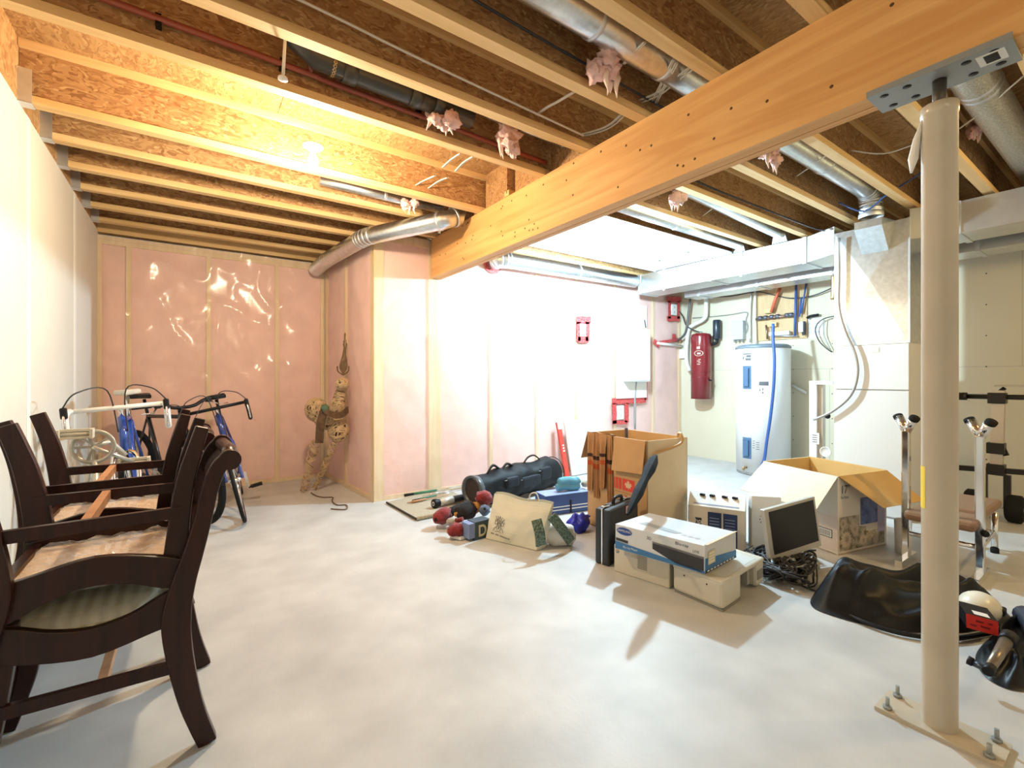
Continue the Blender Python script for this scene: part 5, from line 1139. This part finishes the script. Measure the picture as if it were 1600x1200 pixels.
a_ = o-U.normalized()*.02; m = MB(OB); cbx(m, o-U*.35, U*.35, V, .10, .02); m.build('blue_end', mat('carton_blue', (.18,.24,.42), .5), t)
for k, (x0, y0, x1, y1) in enumerate(((705, 838, 722, 842), (720, 842, 738, 834))):
    A, B = GZ(x0, y0, .01), GZ(x1, y1, .012); t = thing('paper_strip', ('crumpled white paper strip under the flat red headcover', 'folded white paper strip against the small teal carton')[k], 'paper', A); MB(A).obox(A+Z3*.005, B+Z3*.005, .03, .02).build('strip', MATS['paper'], t)
# ---------------------------------------------------------------- cream shopping bag
A, B, C = GZ(759, 842), GZ(838, 861), GZ(862, 848); TA, TB = AY(768, 775, (A.y+B.y)/2), AY(852, 775, (A.y+B.y)/2)
CRM2 = mat('bag_cream', (.72,.69,.56), .6, var=.05, vscale=7)
sb = thing('shopping_bag', 'large cream paper shopping bag with a dark crest print', 'bag', (A+B)/2); OB = sb.location.copy()
U = B-A; N_ = Vector((U.y, -U.x, 0)).normalized(); N_ = N_ if N_.dot(-A) > 0 else -N_; D_ = .15; Hb = .30
def bagf(i, j, side):
    base = A+U*i+(Vector((0, 0, 0)) if side == 0 else -N_*D_)
    topx = .07+1.13*i; top = A+U*topx-N_*D_*(.42 if side == 0 else .58)+Z3*(Hb*(1-.03*i)+.008*math.sin(i*9)+(.0 if side == 0 else .01))
    p = base*(1-j)+top*j
    bul = math.sin(PI*i)*math.sin(PI*min(1, j*1.1))*.035+.012*mnoise.noise(Vector((i*5, j*4, side*3)))*math.sin(PI*j)
    return p+(N_ if side == 0 else -N_)*bul+Z3*.004
m = MB(OB)
m.grid(lambda i, j: bagf(i, j, 0), 22, 18, False); m.grid(lambda i, j: bagf(i, j, 1), 22, 18, False)
for e in (0, 1): m.grid(lambda i, j: bagf(e, j, 0)*(1-i)+bagf(e, j, 1)*i+(U.normalized()*(.02 if e else -.02)*math.sin(PI*i)*(1-j)), 4, 18, False)
m.grid(lambda i, j: bagf(i, 0, 0)*(1-j)+bagf(i, 0, 1)*j, 22, 2, False)
body_ = m.build('paper_body', CRM2, sb)
hp_ = bagf(.62, 1, 0); MB(OB).tube(spline([hp_, hp_+Z3*.05+U*.03, hp_+Z3*.06+U*.14, hp_+U*.20+Z3*.0, hp_+U*.21-Z3*.04], 5), .004, 6).build('cord_handle', WIREW, sb)
def onbag(i, j): return bagf(i, j, 0)+N_*.003
ck = mat('crest_ink', (.07,.06,.05), .6); m = MB(OB); rr = random.Random(4)
def stroke(pts, r=.0016): m.tube([onbag(.24+a*.10, .40+b*.17) for a, b in pts], r, 4, smooth=False)
for s in (-1, 1):
    stroke([(s*.25, -.9), (s*.5, -.5), (s*.35, -.1), (s*.6, .3), (s*.95, .8)]); stroke([(s*.5, -.5), (s*.95, -.8), (s*1.0, -1.1)]); stroke([(s*.6, .3), (s*.9, .1), (s*1.0, .4)]); stroke([(s*.35, -.1), (s*.85, -.2), (s*.95, .1)]); stroke([(s*.6, .3), (s*.35, .6), (s*.5, .9)])
stroke([(-.28, .4), (.28, .4), (.28, -.3), (0, -.75), (-.28, -.3), (-.28, .4)]); stroke([(-.28, .05), (.28, .05)]); stroke([(0, .4), (0, -.75)]); stroke([(-.2, .5), (0, .95), (.2, .5)]); stroke([(-.6, -1.15), (0, -1.0), (.6, -1.15)])
m.build('crest', ck, body_)
m = MB(OB)
for k in range(17):
    if k in (3, 7): continue
    i0 = .10+k*.0235; z = .135-.002*k
    m.tube([onbag(i0, z), onbag(i0+.004, z+.035), onbag(i0+.010, z+.004), onbag(i0+.014, z+.03)], .0011, 4, smooth=False)
m.build('small_lettering', ck, body_)
# patterned slipper bag leaning on it
GPT = mat('green_pattern', (.012,.045,.03), .7, col2=(.20,.26,.20), vscale=90); c = GZ(868, 853)
t = thing('patterned_bag', 'small white and green patterned bag slumped against the cream bag', 'bag', c); OB = c.copy()
q = Vector((.5, -.6, 0)).normalized().to_track_quat('X', 'Z').to_matrix()
m = MB(OB); m.ball(c+Vector((.03, 0, .075)), (.11, .07, .085), 20, 12, .25, 4, Matrix.Rotation(-.7, 3, 'Z')); 
m.build('white_body', mat('bag_white', (.68,.66,.60), .6), t)
for (a, b, d_) in (((838, 812), (845, 852), .0), ((862, 806), (892, 846), .0)):
    pa, pb_ = AY(a[0], a[1], c.y-.07), AY(b[0], b[1], c.y-.09); MB(OB).ribbon(spline([pa, (pa+pb_)/2+Vector((-.01, -.025, 0)), pb_], 5), .065, .012, (pb_-pa).cross(Vector((-.3, -1, 0)))).build('green_strap', GPT, t)
# blue case with white stripes
A, B = GZ(862, 806), GZ(926, 797); t = thing('blue_case', 'long blue box with two pale stripes beside the tall box', 'box', A); OB = A.copy(); U = B-A; V = Vector((-U.y, U.x, 0)).normalized()*.18
H = .16; m = MB(OB); cbx(m, A-U*.15, U*1.12, V, H); b_ = m.build('case', mat('case_blue', (.03,.07,.24), .4), t, bevel=.004); nfr = -V.normalized()
for z in (.035, .06): m = MB(OB); panel(m, A-U*.14+Z3*z+nfr*.001, A+U*.96+Z3*z+nfr*.001, A+U*.96+Z3*(z+.008)+nfr*.001, A-U*.14+Z3*(z+.008)+nfr*.001, .001, nfr); m.build('stripe', MATS['paper'], b_)
m = MB(OB); cbx(m, A-U*.14, U*1.10, V*.98, .004, H); m.build('pale_top', mat('case_top', (.24,.32,.55), .4), t)
MB(OB).cbox(A+U*.45+Z3*.06+nfr*.004, (.012, .01, .10)).build('clasp', BLACK, b_)
LB = mat('light_blue_cloth', (.12,.33,.44), .9, var=.1, bump=.3, bscale=20); c = A+U*.55+V*.5+Z3*(H+.006)
t = thing('blue_towel', 'light blue rolled towel lying on the blue box', 'towel', c); OB = c.copy()
for k, (dx, dz, L2) in enumerate(((0, .03, .22), (.02, .075, .20))):
    e = U.normalized(); a = c+e*(-.12+dx)+Z3*dz; MB(OB).tube(spline([a, a+e*.08+Z3*.01, a+e*.16-Z3*.006, a+e*L2+Z3*.012], 4), [.026]+[.034]*11+[.02], 12).build('roll', LB, t)
MB(OB).ball(c+U.normalized()*.16+Z3*.04, (.035, .03, .03), 12, 8, .2, 2).build('grey_end', mat('towel_grey', (.35,.33,.28), .9), t)
c = GZ(905, 830); t = thing('blue_plastic_bag', 'crumpled bright blue plastic bag in front of the blue box', 'bag', c); m = MB(c); m.ball(c+Z3*.055, (.085, .06, .06), 18, 10, .8, 9); m.ball(c+Vector((.06, .03, .07)), (.06, .04, .03), 14, 8, .8, 5); m.build('bag', mat('bag_blue', (.02,.03,.42), .35), t)
# white grille heater and red carton behind
A = AY(886, 745, 3.98); GW = mat('grille_white', (.78,.80,.80), .4)
pa, pb_ = AY(892, 745, 3.90), AY(929, 742, 3.95); pa.z = pb_.z = 0.004; t = thing('white_grille', 'tall white ribbed grille panel leaning near the pink wall', 'grille', pa); OB = pa.copy()
Hh = AY(905, 658, 3.93).z; U = Vector((pb_.x-pa.x+.08, .02, 0)); lean = Vector((-.03, .10, 0))
def gp(u_, h_, d=0): return pa+U*u_+lean*h_+Z3*Hh*h_+Vector((0, -1, 0))*d
m = MB(OB); panel(m, gp(0, 0), gp(1, 0), gp(1, 1), gp(0, 1), .03, (0, -1, .1)); m.build('frame_panel', GW, t, bevel=.01)
for k in range(13): MB(OB).obox(gp(.12+k*.06, .06, .036), gp(.12+k*.06, .93, .036), .012, .012, (0, -1, 0)).build('rib', GW, t)
pa2 = pa+Vector((-.075, -.005, 0)); m = MB(pa2); P0 = [pa2, pa2+Vector((.055, 0, 0))]
t = thing('red_carton', 'slim red and white carton leaning beside the white grille', 'box', pa2); sh = lean+Vector((-.02, 0, 0))
m.add([p+s for s in (Vector((0, 0, 0)), sh+Z3*Hh*.98) for p in (pa2, pa2+Vector((.055, 0, 0)), pa2+Vector((.055, .03, 0)), pa2+Vector((0, .03, 0)))], [(0,3,2,1),(4,5,6,7),(0,1,5,4),(1,2,6,5),(2,3,7,6),(3,0,4,7)]); b_ = m.build('carton', mat('carton_red', (.66,.06,.04), .5), t)
quad('white_end', [pa2+sh*.88+Z3*Hh*.86+Vector((0, -.002, 0)), pa2+Vector((.055, -.002, 0))+sh*.88+Z3*Hh*.86, pa2+Vector((.055, -.002, 0))+sh+Z3*Hh*.98, pa2+sh+Z3*Hh*.98+Vector((0, -.002, 0))], MATS['paper'], b_, pa2)
for f in (.45, .5, .55): quad('white_text', [pa2+sh*f+Z3*Hh*f+Vector((.015, -.003, 0)), pa2+sh*f+Z3*Hh*f+Vector((.04, -.003, 0)), pa2+sh*f+Z3*Hh*(f+.03)+Vector((.04, -.003, 0)), pa2+sh*f+Z3*Hh*(f+.03)+Vector((.015, -.003, 0))], MATS['paper'], b_, pa2)
# ---------------------------------------------------------------- black bags
NYL = mat('black_nylon', (.006,.007,.009), .45, bump=.12, bscale=22, spec=.3)
def heap(m, c, ra, rb, h, rot, seed, fold=.25, n=60, k=26, hollow=0, ridge=None):
    """slumped cloth: a mound with long folds running along its length"""
    c = Vector(c); R_ = Matrix.Rotation(rot, 3, 'Z')
    def fn(i, j):
        a = 2*PI*i; f = j; rr_ = 1+.12*mnoise.noise(Vector((math.cos(a)*1.4, math.sin(a)*1.4, seed)))
        lx, ly = math.cos(a)*f, math.sin(a)*f
        z = h*(1-f**3)
        if hollow: z *= 1-hollow*math.exp(-((lx-.05)**2/.35+(ly-.12)**2/.16))
        if ridge: z *= 1+ridge[2]*math.exp(-((lx-ridge[0])**2+(ly-ridge[1])**2)/.12)
        v_ = ly+.30*math.sin(1.7*lx+seed)+.42*mnoise.noise(Vector((lx*1.3, ly*1.3, seed*2.0))); v2 = lx*.8-ly*.7+.5*mnoise.noise(Vector((lx*1.7-seed, ly*1.7, 4.0)))
        z += h*fold*((.5+.5*math.sin(10*v_))**2+.5*(.5+.5*math.sin(9*v2+seed))**3-.35)*min(1, (1-f)*4)
        p = R_ @ Vector((lx*ra*rr_, ly*rb*rr_, 0))
        return c+p+Z3*max(z, .004)
    m.grid(fn, n, k); return m
c = GZ(1440, 925); bb = thing('black_bag', 'slumped empty black nylon bag lying behind the steel post', 'bag', c)
m = MB(c); heap(m, (2.89, .74, 0), .47, .25, .155, -.55, 2.0, .40, 90, 40, .72, (-.62, .25, 1.0)); bodyb = m.build('body', NYL, bb)
m = MB(c); m.tube(spline([(2.55, .93, .02), (2.50, .80, .016), (2.52, .66, .016), (2.64, .53, .016), (2.85, .44, .016)], 6), .010, 8); m.build('edge_piping', NYL, bb)
t = thing('black_jacket', 'crumpled black jacket heaped next to the red box', 'jacket', (2.75, .36, 0)); Oj = (2.75, .36, 0)
m = MB(Oj); heap(m, (2.80, .325, 0), .42, .115, .085, -.08, 5.0, .40, 90, 36); m.build('body', NYL, t)
m = MB(Oj); m.tube(spline([(2.98, .36, .085), (2.82, .31, .10), (2.66, .27, .075), (2.54, .29, .045)], 6), [.04]*6+[.045]*6+[.04]*6+[.03], 14); m.build('sleeve', mat('navy_nylon', (.014,.018,.035), .5), t)
p = AX(1520, 1000, 2.66); o = Vector((2.60, .475, .10)); t = thing('red_box', 'small red and black carton resting on the black jacket', 'box', o); OB = o.copy()
U = Vector((.045, -.085, -.012)); V = Vector((.09, .045, .01)); Wz = Vector((-.012, 0, .062))
m = MB(OB); m.add([o, o+U, o+U+V, o+V, o+Wz, o+U+Wz, o+U+V+Wz, o+V+Wz], [(0,3,2,1),(4,5,6,7),(0,1,5,4),(1,2,6,5),(2,3,7,6),(3,0,4,7)]); b_ = m.build('carton', BLACK, t, bevel=.001)
nn = U.cross(Wz).normalized(); nn = nn if nn.x < 0 else -nn
quad('red_face', [o+nn*.001, o+U+nn*.001, o+U+Wz+nn*.001, o+Wz+nn*.001], mat('face_red', (.60,.03,.02), .5), b_)
for (a, b, w_) in ((.12, .25, .2), (.45, .3, .3), (.3, .6, .25), (.68, .62, .15)): quad('face_mark', [o+U*a+Wz*b+nn*.002, o+U*(a+w_)+Wz*b+nn*.002, o+U*(a+w_)+Wz*(b+.12)+nn*.002, o+U*a+Wz*(b+.12)+nn*.002], mat('mark_dark', (.18,.01,.01), .5), b_)
quad('top_sticker', [o+Wz+U*.3+V*.1+Z3*.001, o+Wz+U*.8+V*.1+Z3*.001, o+Wz+U*.8+V*.4+Z3*.001, o+Wz+U*.3+V*.4+Z3*.001], MATS['paper'], b_)
c = AX(1530, 975, 2.78); c = Vector((2.80, .47, .13)); t = thing('white_helmet', 'white rounded cap shell behind the small red box', 'helmet', c-Z3*.03)
MB(c-Z3*.03).ball(c, (.085, .07, .06), 22, 14).build('shell', mat('helmet_cream', (.72,.70,.58), .3), t); MB(c-Z3*.03).cbox(c+Vector((.02, -.065, .0)), (.05, .02, .03), .006).build('vent', BLACK, t)
for lb, a, b, r, mt2, z in (('metal handled torch lying across the black jacket', (1572, 1003), (1548, 1042), .017, mat('torch_metal', (.26,.22,.17), .35, .7), .13), ('short dark metal rod on the black jacket', (1520, 1035), (1552, 1052), .011, mat('gun_metal', (.06,.08,.11), .3, .6), .085)):
    A, B = GZ(a[0], a[1], z), GZ(b[0], b[1], z-.01); t = thing('hand_tool', lb, 'tool', B); MB(B).tube([A, B], [r*1.15, r*.85], 14).build('barrel', mt2, t); MB(B).tube([B, B+(B-A)*.18], r*.9, 12).build('cap', BLACK, t); MB(B).tube([A, A-(B-A)*.25], [r*1.4, r*1.5], 14).build('grip', BLACK, t)
# ---------------------------------------------------------------- chrome weight bench
BRN = mat('brown_vinyl', (.23,.13,.075), .4, var=.06); u1, u2 = Vector((3.56, .915, 0)), Vector((3.585, .60, 0)); Hu = .80
be = thing('weight_bench', 'chrome weight bench with brown padded seat behind the steel post', 'bench', (3.8, .76, 0)); OB = be.location.copy()
for q in (u1, u2):
    o_ = MB(OB).obox(q+Z3*0, q+Z3*Hu, .038, .045, (1, 0, 0)).build('upright', CHROME, be, bevel=.006)
    for s in (-1, 1):
        MB(OB).tube([q+Z3*(Hu-.02), q+Vector((s*.015, s*.02, Hu+.03)), q+Vector((s*.04, s*.045, Hu+.075))], [.016, .022, .025], 14).build('cup', CHROME, o_)
        MB(OB).lathe([(.0, .0), (.026, 0), (.026, .018), (0, .019)], q+Vector((s*.04, s*.045, Hu+.07)), Vector((s*.5, s*.5, .8)), 16).build('cup_cap', RUB, o_)
    MB(OB).obox(q+Vector((-.14, 0, .02)), q+Vector((.14, 0, .02)), .035, .04).build('foot', CHROME, be)
MB(OB).cyl(u1+Z3*.18, u2+Z3*.18, .014, 10).build('cross_bar', CHROME, be)
hs = .30
m = MB(OB); m.cbox((3.62, .757, hs), (.26, .31, .055), .02); m.build('pad', BRN, be)
m = MB(OB); m.cbox((4.02, .757, hs+.012), (.50, .29, .055), .02); m.build('pad', BRN, be)
MB(OB).obox((3.5, .757, hs-.05), (4.28, .757, hs-.05), .04, .04).build('spine', CHROME, be)
for y in (.64, .875):
    MB(OB).tube([(4.22, y, hs-.04), (4.22, y, .0)], .017, 12).build('rear_leg', CHROME, be); MB(OB).cyl((4.22, y, 0), (4.22, y, .03), .021, 12).build('rubber_foot', RUB, be)
MB(OB).cyl((4.22, .64, .13), (4.22, .875, .13), .012, 10).build('leg_brace', CHROME, be)
MB(OB).tube([(4.22, .64, .13), (3.62, .62, .13)], .010, 8).build('side_brace', CHROME, be)
MB(OB).lathe([(0, 0), (.018, .0), (.018, .025), (0, .028)], u2+Vector((-.02, -.02, hs-.03)), (-1, -.3, 0), 12).build('knob', BLACK, be)
t = thing('paper_cup', 'small white cap sitting on the bench brace behind the post', 'cap', (3.75, .98, .0)); MB().lathe([(0, 0), (.04, 0), (.045, .20), (.03, .215), (0, .22)], n=18).build('cap', MATS['paper'], t)
# ---------------------------------------------------------------- weight stand with wheels against the wall
XS = 5.22; S_ = lambda x, y, X=XS: AX(x, y, X)
ws = thing('weight_stand', 'black exercise stand with silver post and wheels against the wall', 'exercise stand', Vector((XS, S_(1557, 600).y, 0))); OB = ws.location.copy()
BKM = mat('black_metal', (.018,.015,.013), .4, .3)
a, b = S_(1498, 619), S_(1600, 621); b = a+(b-a)*1.6
MB(OB).tube([a, b], .020, 12).build('upper_bar', BKM, ws); MB(OB).cyl(a, a+(b-a).normalized()*.05, .032, 14).build('bar_end', BKM, ws)
a2, b2 = S_(1490, 730), S_(1600, 738); b2 = a2+(b2-a2)*1.4
MB(OB).obox(a2, b2, .04, .04).build('lower_bar', BKM, ws)
p0, p1 = S_(1557, 742), S_(1561, 610)
po = MB(OB).obox(p0, p1, .07, .06, (1, 0, 0)).build('post', mat('post_silver', (.58,.52,.44), .35, .6), ws)
for y in (622, 700, 733): MB(OB).cbox(S_(1559 if y < 650 else 1557, y)+Vector((-.01, 0, 0)), (.09, .10, .085), .004).build('clamp', BKM, ws)
MB(OB).tube([S_(1566, 700), S_(1572, 712)], .02, 10).build('knob', BLACK, ws)
yb = S_(1539, 740).y; MB(OB).obox((XS, yb, .02), (XS, yb, .36), .03, .035, (1, 0, 0)).build('leg', BKM, ws)
yb2 = S_(1574, 740).y; MB(OB).obox((XS, yb2, .10), (XS, yb2, .36), .04, .04, (1, 0, 0)).build('leg', BKM, ws)
for y in (S_(1586, 787).y, S_(1521, 770).y):
    q = MB(OB).lathe([(0, -.05), (.085, -.05), (.105, -.035), (.105, .035), (.085, .05), (0, .05)], (XS, y, .107), (0, 1, 0), 28).build('wheel', RUB, ws)
    MB(OB).lathe([(0, -.055), (.03, -.055), (.03, .055), (0, .055)], (XS, y, .107), (0, 1, 0), 16).build('axle_cap', CHROME, q)
MB(OB).tube([(XS, S_(1540, 780).y, .107), (XS, S_(1590, 780).y, .107)], .014, 10).build('axle', GALVD, ws)
MB(OB).cbox(S_(1578, 603)+Vector((.05, 0, 0)), (.20, .16, .012), .004).build('tray', mat('tray_grey', (.45,.42,.36), .5), ws)
MB(OB).tube([S_(1562, 612), S_(1570, 606)], .014, 8).build('tray_arm', BKM, ws)
# ================================================================ lamps: porcelain holders, bulbs and their light
for nm, p, watt, col in LAMPS:
    lb = {'cool': 'bare cool white bulb under the sheet metal panel beyond the beam', 'warm': 'bare warm bulb glowing between the joists near the bicycles',
          'near': 'bare bulb on the joists at the chair end of the room', 'side': 'bare bulb on the joists past the steel post'}[nm]
    t = thing('ceiling_lamp', lb, 'lamp', (p[0], p[1], HJ))
    h = HJ-p[2]
    MB().lathe([(0, 0), (.055, 0), (.055, -.012), (.03, -.03), (.024, -h+.06), (.0, -h+.06)], n=20).build('lamp_holder', WHITEP, t)
    bo = MB().lathe([(.013, .055), (.014, .035), (.028, .005), (.03, -.012), (.022, -.028), (0, -.034)], (0, 0, -h), n=18).build('bulb', emis('bulb_'+nm, col, 30), t)
    bo.visible_shadow = True
    ld = bpy.data.lights.new('lamp_light', 'POINT'); ld.energy = watt; ld.color = col; ld.shadow_soft_size = .05
    lo = bpy.data.objects.new('lamp_light', ld); COL.objects.link(lo); lo.parent = t; lo.location = (0, 0, -h-.09)
